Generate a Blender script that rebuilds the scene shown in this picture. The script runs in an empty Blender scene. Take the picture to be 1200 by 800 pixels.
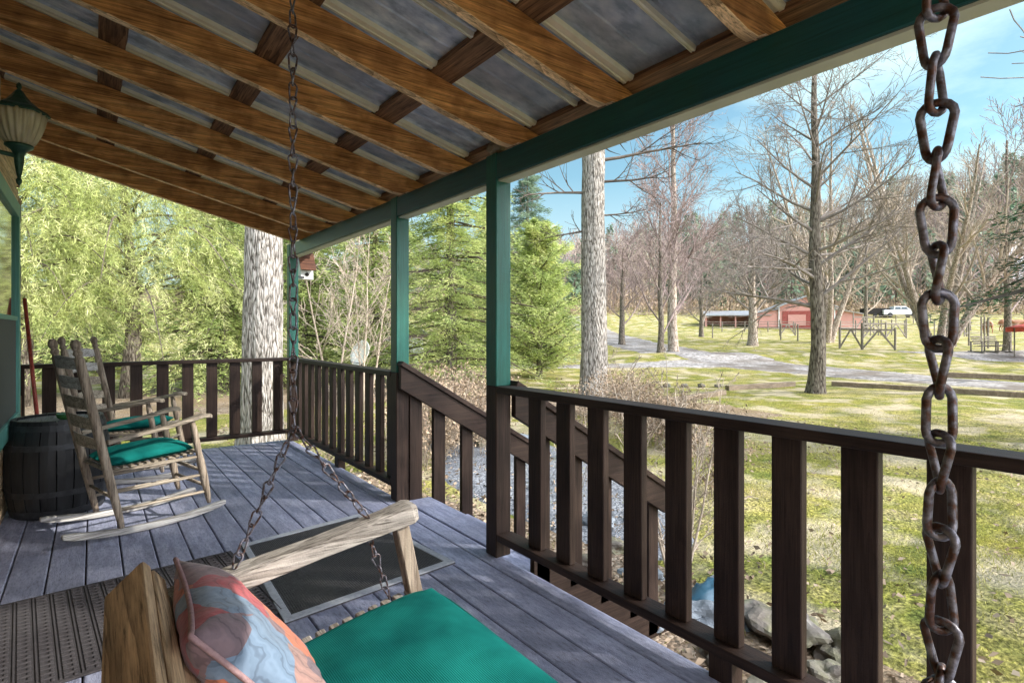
import bpy, bmesh, math, random
import numpy as np
from mathutils import Vector, Matrix, noise
PI = math.pi
R = math.radians
random.seed(7)
rng = np.random.default_rng(7)
sc = bpy.context.scene
C = sc.collection

# ------------------------------------------------------------------ frame of reference
TH = math.atan(491/663.)
FS, FC = math.sin(TH), math.cos(TH)          # heading of the view measured from +Y

def UD(x, y):                                # world -> (across, away)
    return x*FC - y*FS, x*FS + y*FC
def W(u, d):                                 # (across, away) -> world
    return FS*d + FC*u, FC*d - FS*u

def sstep(a, b, t):
    t = min(1, max(0, (t-a)/(b-a)))
    return t*t*(3-2*t)

G0 = -0.85
def ground_z(x, y):
    u, d = UD(x, y)
    z = G0
    if d > 24: z += .04*(min(d, 75)-24)
    if d > 75: z += .1*(min(d, 112)-75)
    if d > 105:
        ridge = 13 + max(0, .20*(u+10)) + 3*math.sin(u*.03+1)
        ridge = min(ridge, 70)
        z += ridge*sstep(105, 240, d)
    k = sstep(6, 16, d)
    z += k*.10*noise.noise(Vector((x*.12, y*.12, 0)))
    z += .035*noise.noise(Vector((x*.9, y*.9, 3)))
    # low bank on the far side of the drive
    z += .35*sstep(0, 1, 1-abs(d-33-.08*(u-12))/3.5)*sstep(3, 9, u)
    return z
def G(u, d, dz=0):
    x, y = W(u, d)
    return Vector((x, y, ground_z(x, y)+dz))
def B(px, d, dz=0):                          # bearing + distance
    return G((px-600)/663.*d, d, dz)

# ------------------------------------------------------------------ mesh builder
ORG = {}
class MB:
    def __init__(s): s.v = []; s.f = []
    def add(s, vs, fs):
        n = len(s.v); s.v.extend([tuple(v) for v in vs]); s.f.extend([tuple(i+n for i in f) for f in fs]); return s
    def box(s, c, size, M=None):
        hx, hy, hz = size[0]/2, size[1]/2, size[2]/2
        vs = [Vector((x*hx, y*hy, z*hz)) for x in (-1, 1) for y in (-1, 1) for z in (-1, 1)]
        if M is not None: vs = [M @ v for v in vs]
        c = Vector(c)
        return s.add([v+c for v in vs], [(0,1,3,2),(4,6,7,5),(0,4,5,1),(2,3,7,6),(0,2,6,4),(1,5,7,3)])
    def bx(s, x0, x1, y0, y1, z0, z1):
        return s.box(((x0+x1)/2, (y0+y1)/2, (z0+z1)/2), (abs(x1-x0), abs(y1-y0), abs(z1-z0)))
    def beam(s, p0, p1, w, h, up=(0,0,1)):
        p0, p1 = Vector(p0), Vector(p1); d = (p1-p0); L = d.length; d.normalize()
        side = d.cross(Vector(up)); 
        if side.length < 1e-4: side = d.cross(Vector((1,0,0)))
        side.normalize(); u = side.cross(d)
        M = Matrix((d, side, u)).transposed()
        return s.box((p0+p1)/2, (L, w, h), M)
    def tube(s, pts, rad, n=8, cap=True, squash=None):
        pts = [Vector(p) for p in pts]; m = len(pts)
        if not hasattr(rad, '__len__'): rad = [rad]*m
        ref = Vector((.31,.17,.93))
        vs = []; side = None
        for i, p in enumerate(pts):
            t = (pts[min(i+1, m-1)]-pts[max(i-1, 0)])
            if t.length < 1e-9: t = Vector((0,0,1))
            t.normalize()
            if side is None:
                side = t.cross(ref); 
                if side.length < 1e-3: side = t.cross(Vector((1,0,0)))
            else: side = side - t*side.dot(t)
            side.normalize(); up = t.cross(side)
            for k in range(n):
                a = 2*PI*k/n
                vs.append(p + (side*math.cos(a) + up*math.sin(a))*rad[i])
        fs = [(i*n+k, i*n+(k+1)%n, (i+1)*n+(k+1)%n, (i+1)*n+k) for i in range(m-1) for k in range(n)]
        if cap:
            fs.append(tuple(range(n-1, -1, -1))); fs.append(tuple((m-1)*n+k for k in range(n)))
        return s.add(vs, fs)
    def lathe(s, prof, n=24, c=(0,0,0), M=None, flute=0, nf=12):
        vs = []; c = Vector(c)
        for r, z in prof:
            for k in range(n):
                a = 2*PI*k/n
                rr = r*(1+flute*math.cos(a*nf))
                v = Vector((rr*math.cos(a), rr*math.sin(a), z))
                if M is not None: v = M @ v
                vs.append(v+c)
        m = len(prof)
        fs = [(i*n+k, i*n+(k+1)%n, (i+1)*n+(k+1)%n, (i+1)*n+k) for i in range(m-1) for k in range(n)]
        fs.append(tuple(range(n-1, -1, -1))); fs.append(tuple((m-1)*n+k for k in range(n)))
        return s.add(vs, fs)
    def prism(s, poly, y0, y1, f=lambda a, y, b: (a, y, b)):   # polygon in a,b extruded along y
        n = len(poly)
        vs = [f(a, y0, b) for a, b in poly]+[f(a, y1, b) for a, b in poly]
        fs = [tuple(range(n)), tuple(range(2*n-1, n-1, -1))]+[(i, n+i, n+(i+1)%n, (i+1)%n) for i in range(n)]
        return s.add(vs, fs)
    def blob(s, c, r, seed=0, sub=2, rough=.25, M=None):
        bm = bmesh.new(); bmesh.ops.create_icosphere(bm, subdivisions=sub, radius=1)
        c = Vector(c); vs = []
        for v in bm.verts:
            k = 1+rough*noise.noise(v.co*1.3+Vector((seed*3.1, seed*1.7, 0)))*2 + rough*.5*noise.noise(v.co*3.5+Vector((seed, 0, 9)))
            q = Vector((v.co.x*r[0]*k, v.co.y*r[1]*k, v.co.z*r[2]*k))
            if M is not None: q = M @ q
            vs.append(q+c)
        fs = [[v.index for v in f.verts] for f in bm.faces]; bm.free()
        return s.add(vs, fs)
    def build(s, name, m, parent=None, bevel=0, smooth=False, label=None, cat=None, group=None, kind=None, org=None, seg=1, normals=True):
        me = bpy.data.meshes.new(name)
        vs = np.array(s.v, dtype=float).reshape(-1, 3)
        if parent is not None: o0 = ORG[parent.name]
        elif org is not None: o0 = Vector(org)
        else:
            lo, hi = vs.min(0), vs.max(0); o0 = Vector(((lo[0]+hi[0])/2, (lo[1]+hi[1])/2, lo[2]))
        vs = vs-np.array(o0)
        me.from_pydata(vs.tolist(), [], s.f); me.materials.append(m)
        if normals and len(s.f) < 60000:
            bm = bmesh.new(); bm.from_mesh(me); bmesh.ops.recalc_face_normals(bm, faces=bm.faces); bm.to_mesh(me); bm.free()
        if smooth: me.polygons.foreach_set('use_smooth', [True]*len(me.polygons))
        me.update()
        o = bpy.data.objects.new(name, me); C.objects.link(o)
        if parent is not None: o.parent = parent
        else: o.location = o0
        ORG[o.name] = Vector(o0)
        if bevel:
            b = o.modifiers.new('bevel', 'BEVEL'); b.width = bevel; b.segments = seg; b.limit_method = 'ANGLE'; b.angle_limit = R(40)
        return tag(o, label, cat, group, kind)

def tag(o, label=None, cat=None, group=None, kind=None):
    if label: o['label'] = label
    if cat: o['category'] = cat
    if group: o['group'] = group
    if kind: o['kind'] = kind
    return o
def thing(name, label, cat, loc=(0,0,0), group=None):
    o = bpy.data.objects.new(name, None); C.objects.link(o); o.empty_display_size = .1
    o.location = loc; ORG[o.name] = Vector(loc)
    return tag(o, label, cat, group)
def copy_tree(o, parent=None):
    c = o.copy(); C.objects.link(c); c.parent = parent
    for ch in list(o.children): copy_tree(ch, c)
    return c

# ------------------------------------------------------------------ materials
def nodes(name):
    m = bpy.data.materials.new(name); m.use_nodes = True
    nt = m.node_tree; nt.nodes.clear()
    return m, nt, nt.nodes.new, nt.links.new
def ramp(N, cols):
    r = N('ShaderNodeValToRGB'); e = r.color_ramp.elements
    while len(e) < len(cols): e.new(.5)
    for i, (p, c) in enumerate(cols):
        e[i].position = p; e[i].color = (*c, 1)
    return r
def mat(name, cols, scale=5, stretch=(1,1,1), detail=6, rough=.7, bump=.15, metal=0, blotch=None, bsc=1.2, island=0, transl=0, spec=.4,
        bdist=.01, nrough=.6, dist=0, coat=0, world=False, alpha=None, rvar=0, bump2=0, b2s=120, fine=0, fst=None, knots=0, rings=0, ringmix=.75, finemix=1):
    m, nt, N, L = nodes(name)
    out = N('ShaderNodeOutputMaterial'); p = N('ShaderNodeBsdfPrincipled')
    tc = N('ShaderNodeTexCoord'); mp = N('ShaderNodeMapping'); mp.inputs['Scale'].default_value = stretch
    if world:
        g = N('ShaderNodeNewGeometry'); L(g.outputs['Position'], mp.inputs[0])
    else: L(tc.outputs['Object'], mp.inputs[0])
    n = N('ShaderNodeTexNoise'); n.inputs['Scale'].default_value = scale; n.inputs['Detail'].default_value = detail
    n.inputs['Roughness'].default_value = nrough; n.inputs['Distortion'].default_value = dist
    L(mp.outputs[0], n.inputs['Vector'])
    r = ramp(N, cols); L(n.outputs[0], r.inputs[0]); col = r.outputs[0]
    if blotch:                                # (colour, strength)
        n2 = N('ShaderNodeTexNoise'); n2.inputs['Scale'].default_value = bsc; n2.inputs['Detail'].default_value = 4
        if world: L(g.outputs['Position'], n2.inputs['Vector'])
        else: L(tc.outputs['Object'], n2.inputs['Vector'])
        r2 = ramp(N, [(.42, (0,0,0)), (.62, (1,1,1))]); L(n2.outputs[0], r2.inputs[0])
        mu = N('ShaderNodeMath'); mu.operation = 'MULTIPLY'; mu.inputs[1].default_value = blotch[1]; L(r2.outputs[0], mu.inputs[0])
        mx = N('ShaderNodeMixRGB'); mx.inputs[2].default_value = (*blotch[0], 1); L(mu.outputs[0], mx.inputs[0]); L(col, mx.inputs[1]); col = mx.outputs[0]
    if fine:
        mf = N('ShaderNodeMapping'); mf.inputs['Scale'].default_value = fst; L(tc.outputs['Object'], mf.inputs[0])
        nf = N('ShaderNodeTexNoise'); nf.inputs['Scale'].default_value = fine; nf.inputs['Detail'].default_value = 5; nf.inputs['Roughness'].default_value = .7; L(mf.outputs[0], nf.inputs['Vector'])
        rf = ramp(N, [(.34,(.28,.26,.25)),(.47,(.95,.95,.95)),(.66,(1.45,1.45,1.44))]); L(nf.outputs[0], rf.inputs[0])
        mm = N('ShaderNodeMixRGB'); mm.blend_type = 'MULTIPLY'; mm.inputs[0].default_value = finemix; L(col, mm.inputs[1]); L(rf.outputs[0], mm.inputs[2]); col = mm.outputs[0]
        if rings:
            wv = N('ShaderNodeTexWave'); wv.inputs['Scale'].default_value = rings; wv.inputs['Distortion'].default_value = 9; wv.inputs['Detail'].default_value = 4
            wv.inputs['Detail Scale'].default_value = 1.2; wv.bands_direction = 'Z' if fst[2] == 1 else 'X'; wv.wave_profile = 'SAW'
            mw = N('ShaderNodeMapping'); mw.inputs['Scale'].default_value = tuple(.12 if q < 1 else 1 for q in fst); L(tc.outputs['Object'], mw.inputs[0]); L(mw.outputs[0], wv.inputs['Vector'])
            rw = ramp(N, [(0,(.42,.38,.34)),(.22,(.85,.84,.82)),(.6,(1.05,1.05,1.05)),(1,(1.2,1.2,1.2))]); L(wv.outputs['Fac'], rw.inputs[0])
            mz = N('ShaderNodeMixRGB'); mz.blend_type = 'MULTIPLY'; mz.inputs[0].default_value = ringmix; L(col, mz.inputs[1]); L(rw.outputs[0], mz.inputs[2]); col = mz.outputs[0]
    if knots:
        mk_ = N('ShaderNodeMapping'); mk_.inputs['Scale'].default_value = tuple(.45 if q < 1 else 1 for q in stretch); L(tc.outputs['Object'], mk_.inputs[0])
        vk = N('ShaderNodeTexVoronoi'); vk.inputs['Scale'].default_value = knots; L(mk_.outputs[0], vk.inputs['Vector'])
        rk0 = ramp(N, [(.05,(.16,.12,.10)),(.11,(.55,.5,.45)),(.16,(1,1,1))]); L(vk.outputs['Distance'], rk0.inputs[0])
        mk2 = N('ShaderNodeMixRGB'); mk2.blend_type = 'MULTIPLY'; mk2.inputs[0].default_value = .9; L(col, mk2.inputs[1]); L(rk0.outputs[0], mk2.inputs[2]); col = mk2.outputs[0]
    if island:
        ge = N('ShaderNodeNewGeometry'); mr = N('ShaderNodeMapRange'); mr.inputs[3].default_value = 1-island; mr.inputs[4].default_value = 1+island
        L(ge.outputs['Random Per Island'], mr.inputs[0])
        mv = N('ShaderNodeVectorMath'); mv.operation = 'SCALE'; L(col, mv.inputs[0]); L(mr.outputs[0], mv.inputs['Scale']); col = mv.outputs[0]
    L(col, p.inputs['Base Color'])
    p.inputs['Roughness'].default_value = rough; p.inputs['Metallic'].default_value = metal
    p.inputs['Specular IOR Level'].default_value = spec; p.inputs['Coat Weight'].default_value = coat
    if rvar:
        mr2 = N('ShaderNodeMapRange'); mr2.inputs[3].default_value = rough-rvar; mr2.inputs[4].default_value = min(1, rough+rvar)
        L(n.outputs[0], mr2.inputs[0]); L(mr2.outputs[0], p.inputs['Roughness'])
    if bump:
        b = N('ShaderNodeBump'); b.inputs['Strength'].default_value = bump; b.inputs['Distance'].default_value = bdist
        L(n.outputs[0], b.inputs['Height']); nrm = b.outputs[0]
        if bump2:
            n3 = N('ShaderNodeTexNoise'); n3.inputs['Scale'].default_value = b2s; n3.inputs['Detail'].default_value = 3
            L(tc.outputs['Object'], n3.inputs['Vector'])
            b2 = N('ShaderNodeBump'); b2.inputs['Strength'].default_value = bump2; b2.inputs['Distance'].default_value = .004
            L(n3.outputs[0], b2.inputs['Height']); L(nrm, b2.inputs['Normal']); nrm = b2.outputs[0]
        L(nrm, p.inputs['Normal'])
    sh = p.outputs[0]
    if transl:
        t = N('ShaderNodeBsdfTranslucent'); L(col, t.inputs[0]); ms = N('ShaderNodeMixShader'); ms.inputs[0].default_value = transl
        L(sh, ms.inputs[1]); L(t.outputs[0], ms.inputs[2]); sh = ms.outputs[0]
    L(sh, out.inputs[0])
    return m
AX = {'x': (.05,1,1), 'y': (1,.05,1), 'z': (1,1,.05)}
def wood(name, a, b, axis, scale=40, knots=0, rings=7, ringmix=.75, finemix=1, rough=.65, bump=.35, blotch=None, bsc=2.5, island=.1, spec=.35, c=None, dist=.6):
    cols = [(.3, a), (.7, b)] if c is None else [(.28, a), (.5, b), (.72, c)]
    return mat(name, cols, scale=scale, stretch=AX[axis], rough=rough, bump=bump, blotch=blotch, bsc=bsc, island=island, spec=spec, bdist=.004, dist=dist, detail=8, rvar=.1, fine=150, fst=tuple(.035 if q < 1 else 1 for q in AX[axis]), knots=knots, rings=rings, ringmix=ringmix, finemix=finemix, bump2=.3, b2s=220)

raf = dict(a=(0.224,0.090,0.030), b=(0.516,0.252,0.090), c=(0.688,0.396,0.170), blotch=((0.206,0.086,0.030), .65), bsc=4, scale=22, dist=2.0)
M_rafter = wood('rafter_wood', raf['a'], raf['b'], 'x', scale=22, c=raf['c'], blotch=raf['blotch'], bsc=9, dist=1.0, rough=.7, knots=3.2, bump=.6, island=.22, ringmix=.45, finemix=.8)
M_redge = wood('deck_lit_rafter_edge', (.42,.25,.12), (.66,.46,.27), 'x', scale=22, c=(.80,.60,.40), rough=.7)  # paler tan paints the deck's bounced light onto the rafter undersides
M_purlin = wood('purlin_wood', (.055,.03,.017), (.19,.10,.052), 'y', scale=28, c=(.28,.16,.085), dist=2.0, knots=2.5)
brn_b = ((.062,.041,.030), .35)
M_brx = wood('brown_stain_x', (.013,.008,.006), (.036,.021,.016), 'x', blotch=brn_b, rough=.5, spec=.22, ringmix=.4, finemix=.75)
M_bry = wood('brown_stain_y', (.013,.008,.006), (.036,.021,.016), 'y', blotch=brn_b, rough=.5, spec=.22, ringmix=.4, finemix=.75)
M_brz = wood('brown_stain_z', (.013,.008,.006), (.036,.021,.016), 'z', blotch=brn_b, rough=.5, spec=.22, ringmix=.4, finemix=.75)
M_greeny = wood('green_paint_y', (.007,.055,.062), (.012,.085,.09), 'y', rough=.35, bump=.15, ringmix=.1, finemix=.35, blotch=((.012,.075,.05),.5), scale=30)
M_greenz = wood('green_paint_z', (.008,.085,.068), (.014,.125,.10), 'z', rough=.4, bump=.15, ringmix=.1, finemix=.35, blotch=((.012,.075,.045),.5), scale=30)
M_soffit = mat('cream_soffit', [(.3,(.42,.44,.36)),(.7,(.56,.58,.48))], rough=.6, bump=.05)
M_deck = mat('deck_boards', [(.3,(0.176,0.195,0.285)),(.5,(0.272,0.295,0.414)),(.75,(0.416,0.440,0.570))], scale=30, stretch=(1,.12,1), rough=.62, bump=.5, bdist=.003,
             blotch=((.20,.21,.285), .6), bsc=1.7, island=.14, dist=.3, bump2=.9, b2s=230, fine=120, fst=(1,.25,1), finemix=.5)
M_tread = M_deck
M_swing = wood('weathered_grey_wood', (0.124,0.105,0.091), (0.298,0.273,0.246), 'x', scale=26, c=(0.409,0.384,0.353), bump=.9, knots=2.2, blotch=((0.149,0.136,0.126),.5), bsc=9, ringmix=.55, rough=.8)
M_swingy = wood('weathered_grey_wood_y', (0.124,0.105,0.091), (0.298,0.273,0.246), 'y', scale=26, c=(0.409,0.384,0.353), bump=.7, rough=.8)
M_swingz = wood('weathered_grey_wood_z', (0.093,0.072,0.055), (0.230,0.187,0.145), 'z', scale=30, c=(0.357,0.306,0.238), bump=.6, rough=.8)
M_back = wood('worn_back_wood', (0.160,0.100,0.056), (0.368,0.248,0.144), 'y', scale=20, c=(0.496,0.360,0.232), bump=.6, rough=.7, blotch=((0.320,0.240,0.152),.5))
M_rock = wood('rocker_wood', (0.129,0.102,0.078), (0.286,0.245,0.190), 'x', scale=26, c=(0.381,0.333,0.272), bump=.4, rough=.7)
M_rockz = wood('rocker_wood_z', (0.122,0.092,0.065), (0.252,0.204,0.156), 'z', scale=26, c=(0.340,0.292,0.231), bump=.4, rough=.7)
M_rockrun = wood('runner_grey', (0.245,0.238,0.231), (0.367,0.360,0.347), 'x', scale=24, c=(0.449,0.442,0.428), bump=.4, rough=.75)
M_chain = mat('chain_rust', [(.3,(.02,.017,.018)),(.42,(.085,.04,.026)),(.50,(.10,.095,.11)),(.66,(.26,.26,.31))], scale=70, rough=.42, metal=.45, bump=.6, bdist=.002)
M_black = mat('black_metal', [(.3,(.01,.012,.011)),(.7,(.025,.03,.028))], rough=.45, bump=.05)
M_lampg = mat('verdigris', [(.3,(.012,.045,.032)),(.7,(.045,.11,.08))], scale=25, rough=.4, metal=.4, bump=.1)
M_barrel = mat('barrel_paint', [(.3,(.010,.011,.012)),(.7,(.028,.03,.033))], scale=30, stretch=(1,1,.1), rough=.45, bump=.3, bdist=.003)
M_lid = wood('barrel_lid', (.12,.12,.12), (.24,.24,.24), 'y', scale=25)
M_hoop = mat('hoop', [(.3,(.035,.037,.04)),(.7,(.075,.078,.085))], scale=20, rough=.5, metal=.5, bump=.1)
M_log = wood('log_wall', (.36,.23,.12), (.58,.42,.25), 'y', scale=18, c=(.68,.54,.36), rough=.6)
M_logend = wood('log_end', (.13,.06,.03), (.27,.14,.07), 'y', scale=25)
M_chink = mat('chinking', [(.3,(.35,.33,.28)),(.7,(.5,.48,.42))], rough=.9)
M_teal = wood('teal_trim', (.08,.26,.22), (.13,.36,.31), 'z', rough=.5, bump=.1, ringmix=.1, finemix=.3)
M_screen = mat('insect_screen', [(.3,(.07,.08,.075)),(.7,(.10,.11,.10))], scale=200, rough=.8)
M_glass = mat('window_glass', [(.4,(.06,.08,.05)),(.6,(.09,.11,.07))], scale=2, rough=.06, bump=0, spec=.9, coat=.8)
M_red = wood('broom_red', (.22,.03,.02), (.34,.06,.04), 'z', scale=15, rough=.4)
M_matbr = mat('brown_rubber', [(.3,(0.027,0.024,0.028)),(.7,(0.057,0.051,0.056))], scale=60, rough=.85, bump=.3, blotch=((0.066,0.062,0.066),.5), bsc=3)
M_matblk = mat('black_rubber', [(.3,(.05,.05,.054)),(.7,(.10,.10,.105))], scale=60, rough=.8, bump=.2, blotch=((.09,.088,.085),.5), bsc=3)
M_matedge = mat('grey_mat_edge', [(.3,(.28,.30,.34)),(.7,(.42,.44,.48))], scale=60, rough=.75, bump=.2)
M_white = mat('white_paint', [(.3,(.68,.68,.66)),(.7,(.8,.8,.78))], rough=.5, bump=.05)
M_nest = mat('nest_straw', [(.3,(.16,.12,.07)),(.7,(.34,.28,.19))], scale=60, stretch=(1,1,.2), rough=.95, bump=.6)

def fabric(name, a, b):
    m, nt, N, L = nodes(name)
    out = N('ShaderNodeOutputMaterial'); p = N('ShaderNodeBsdfPrincipled'); tc = N('ShaderNodeTexCoord')
    n = N('ShaderNodeTexNoise'); n.inputs['Scale'].default_value = 5; n.inputs['Detail'].default_value = 6
    L(tc.outputs['Object'], n.inputs['Vector']); r = ramp(N, [(.3,a),(.7,b)]); L(n.outputs[0], r.inputs[0]); L(r.outputs[0], p.inputs['Base Color'])
    p.inputs['Roughness'].default_value = .85; p.inputs['Sheen Weight'].default_value = 0; p.inputs['Specular IOR Level'].default_value = .06
    w1 = N('ShaderNodeTexWave'); w1.inputs['Scale'].default_value = 75; w1.bands_direction = 'X'
    w2 = N('ShaderNodeTexWave'); w2.inputs['Scale'].default_value = 75; w2.bands_direction = 'Y'
    for w in (w1, w2): w.inputs['Distortion'].default_value = .4; L(tc.outputs['Object'], w.inputs['Vector'])
    ad = N('ShaderNodeMath'); ad.operation = 'ADD'; L(w1.outputs['Fac'], ad.inputs[0]); L(w2.outputs['Fac'], ad.inputs[1])
    b_ = N('ShaderNodeBump'); b_.inputs['Strength'].default_value = .5; b_.inputs['Distance'].default_value = .005; L(ad.outputs[0], b_.inputs['Height'])
    n2 = N('ShaderNodeTexNoise'); n2.inputs['Scale'].default_value = 9; L(tc.outputs['Object'], n2.inputs['Vector'])
    b2 = N('ShaderNodeBump'); b2.inputs['Strength'].default_value = .5; b2.inputs['Distance'].default_value = .02; L(n2.outputs[0], b2.inputs['Height']); L(b_.outputs[0], b2.inputs['Normal'])
    L(b2.outputs[0], p.inputs['Normal']); L(p.outputs[0], out.inputs[0])
    return m
M_green = fabric('green_cushion', (.002,.095,.092), (.012,.235,.205))
M_pipe = mat('piping', [(.3,(.22,.13,.14)),(.7,(.32,.21,.21))], scale=90, rough=.85, bump=.2)

def pillow_mat():
    m, nt, N, L = nodes('patchwork_floral')
    out = N('ShaderNodeOutputMaterial'); p = N('ShaderNodeBsdfPrincipled'); tc = N('ShaderNodeTexCoord')
    dn = N('ShaderNodeTexNoise'); dn.inputs['Scale'].default_value = 6; L(tc.outputs['Object'], dn.inputs['Vector'])
    sb = N('ShaderNodeVectorMath'); sb.operation = 'SUBTRACT'; sb.inputs[1].default_value = (.5,.5,.5); L(dn.outputs['Color'], sb.inputs[0])
    scl = N('ShaderNodeVectorMath'); scl.operation = 'SCALE'; scl.inputs['Scale'].default_value = .09; L(sb.outputs[0], scl.inputs[0])
    add = N('ShaderNodeVectorMath'); add.operation = 'ADD'; L(tc.outputs['Object'], add.inputs[0]); L(scl.outputs[0], add.inputs[1])
    v = N('ShaderNodeTexVoronoi'); v.inputs['Scale'].default_value = 7.5; v.distance = 'CHEBYCHEV'; L(add.outputs[0], v.inputs['Vector'])
    sep = N('ShaderNodeSeparateColor'); L(v.outputs['Color'], sep.inputs[0])
    r = ramp(N, [(0,(.19,.12,.13)),(.18,(.13,.19,.27)),(.36,(.40,.12,.06)),(.50,(.32,.045,.055)),(.66,(.13,.09,.105)),(.8,(.27,.16,.14))])
    r.color_ramp.interpolation = 'CONSTANT'; L(sep.outputs[0], r.inputs[0])
    w = N('ShaderNodeTexWave'); w.wave_type = 'RINGS'; w.inputs['Scale'].default_value = 9; w.inputs['Distortion'].default_value = 14; w.inputs['Detail'].default_value = 3
    w.inputs['Detail Scale'].default_value = 1.3; L(tc.outputs['Object'], w.inputs['Vector'])
    wr = ramp(N, [(.0,(.55,.55,.58)),(.12,(1,1,1)),(.7,(1.0,1.0,1.0)),(1,(1.25,1.22,1.2))]); L(w.outputs['Fac'], wr.inputs[0])
    mx = N('ShaderNodeMixRGB'); mx.blend_type = 'MULTIPLY'; mx.inputs[0].default_value = .8; L(r.outputs[0], mx.inputs[1]); L(wr.outputs[0], mx.inputs[2])
    L(mx.outputs[0], p.inputs['Base Color']); p.inputs['Roughness'].default_value = .8; p.inputs['Sheen Weight'].default_value = .2
    n2 = N('ShaderNodeTexNoise'); n2.inputs['Scale'].default_value = 10; n2.inputs['Detail'].default_value = 5; L(tc.outputs['Object'], n2.inputs['Vector'])
    b2 = N('ShaderNodeBump'); b2.inputs['Strength'].default_value = .6; b2.inputs['Distance'].default_value = .02; L(n2.outputs[0], b2.inputs['Height'])
    L(b2.outputs[0], p.inputs['Normal']); L(p.outputs[0], out.inputs[0])
    return m
M_pillow = pillow_mat()

M_roofmetal = mat('galvanised_sheet', [(.35,(.30,.38,.48)),(.5,(.58,.67,.78)),(.66,(.86,.92,.97))], scale=16, stretch=(.5,1,1), rough=.42, metal=.2, bump=.25, blotch=((.27,.29,.33),.6), bsc=2.2, rvar=.12, bump2=.25, b2s=140)
M_lampglass = mat('ribbed_amber_glass', [(.3,(.50,.42,.26)),(.7,(.78,.70,.52))], scale=8, stretch=(4,4,.5), rough=.12, bump=.1, transl=.45, spec=.8, coat=.6)

def bark(name, a, b, c, sc_=14, bump=1.0, bd=.03, st=.22):
    m, nt, N, L = nodes(name)
    out = N('ShaderNodeOutputMaterial'); p = N('ShaderNodeBsdfPrincipled'); tc = N('ShaderNodeTexCoord')
    mp = N('ShaderNodeMapping'); mp.inputs['Scale'].default_value = (1,1,st); L(tc.outputs['Object'], mp.inputs[0])
    dn = N('ShaderNodeTexNoise'); dn.inputs['Scale'].default_value = 6; L(mp.outputs[0], dn.inputs['Vector'])
    mixv = N('ShaderNodeMixRGB'); mixv.blend_type = 'ADD'; mixv.inputs[0].default_value = .12; L(mp.outputs[0], mixv.inputs[1]); L(dn.outputs['Color'], mixv.inputs[2])
    v = N('ShaderNodeTexVoronoi'); v.feature = 'DISTANCE_TO_EDGE'; v.inputs['Scale'].default_value = sc_; L(mixv.outputs[0], v.inputs['Vector'])
    n = N('ShaderNodeTexNoise'); n.inputs['Scale'].default_value = 30; n.inputs['Detail'].default_value = 8; L(mp.outputs[0], n.inputs['Vector'])
    mm = N('ShaderNodeMath'); mm.operation = 'MULTIPLY_ADD'; mm.inputs[1].default_value = 1.0; L(v.outputs['Distance'], mm.inputs[0]); L(n.outputs[0], mm.inputs[2])
    r = ramp(N, [(.44,a),(.60,b),(.80,c)]); L(mm.outputs[0], r.inputs[0])
    L(r.outputs[0], p.inputs['Base Color']); p.inputs['Roughness'].default_value = .9; p.inputs['Specular IOR Level'].default_value = .15
    bu = N('ShaderNodeBump'); bu.inputs['Strength'].default_value = bump; bu.inputs['Distance'].default_value = bd
    L(mm.outputs[0], bu.inputs['Height']); L(bu.outputs[0], p.inputs['Normal']); L(p.outputs[0], out.inputs[0])
    return m
M_bark = bark('furrowed_bark', (.07,.06,.05), (.27,.245,.215), (.44,.41,.375), 20, st=.2, bump=1, bd=.05)
M_bark2 = bark('brown_bark', (.05,.04,.032), (.15,.125,.10), (.24,.21,.17), 14)
M_barkt = bark('tan_bark', (.12,.085,.06), (.33,.27,.215), (.48,.42,.36), 10)
M_twig = mat('grey_twig', [(.3,(.16,.13,.11)),(.7,(.31,.27,.24))], scale=6, rough=.85, bump=0, island=.25)
M_twigp = mat('rosy_twig', [(.3,(.20,.145,.135)),(.7,(.36,.28,.26))], scale=6, rough=.85, bump=0, island=.3)
M_twigt = mat('tan_twig', [(.3,(.28,.22,.165)),(.7,(.46,.39,.31))], scale=6, rough=.85, bump=0, island=.25)
M_twigd = mat('dark_twig', [(.3,(.06,.045,.035)),(.7,(.15,.12,.10))], scale=6, rough=.85, bump=0, island=.3)
def leafm(name, a, b, c, transl=.5, isl=.5, bs=.5):
    return mat(name, [(.32,a),(.5,b),(.68,c)], scale=bs, detail=5, rough=.55, bump=0, island=isl, transl=transl, spec=.25)
M_willow = leafm('weeping_leaf', (.13,.19,.05), (.47,.52,.19), (.82,.80,.46), bs=1.1)
M_hemlock = leafm('hemlock_leaf', (.09,.15,.045), (.38,.46,.16), (.70,.70,.33), bs=1.0)
M_cedar = leafm('cedar_leaf', (.09,.15,.045), (.42,.50,.17), (.72,.72,.34), bs=1.0)
M_spruce = leafm('spruce_leaf', (.09,.14,.11), (.18,.26,.18), (.31,.39,.25))
M_pine = leafm('pine_leaf', (.015,.05,.025), (.03,.085,.04), (.05,.12,.05), transl=.2)
M_shrub = leafm('shrub_twig', (.22,.15,.11), (.34,.25,.17), (.44,.36,.25), transl=.1)
M_litter = mat('dry_leaf', [(.3,(.17,.12,.08)),(.7,(.36,.28,.20))], scale=3, rough=.8, bump=0, island=.5)
M_blade = leafm('grass_blade', (.14,.17,.03), (.30,.30,.06), (.44,.38,.12), transl=.3)
M_stone = mat('field_stone', [(.3,(.06,.05,.04)),(.55,(.17,.15,.13)),(.75,(.30,.28,.25))], scale=6, rough=.85, bump=.7, bdist=.03, blotch=((.16,.17,.05),.5), bsc=4, island=.2)
M_stone_b = mat('slate_stone', [(.3,(.10,.12,.14)),(.7,(.28,.31,.34))], scale=6, rough=.8, bump=.7, bdist=.03, island=.2)
M_tarp = mat('blue_tarp', [(.3,(.02,.07,.11)),(.7,(.05,.13,.19))], scale=8, rough=.35, bump=.3)
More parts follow.
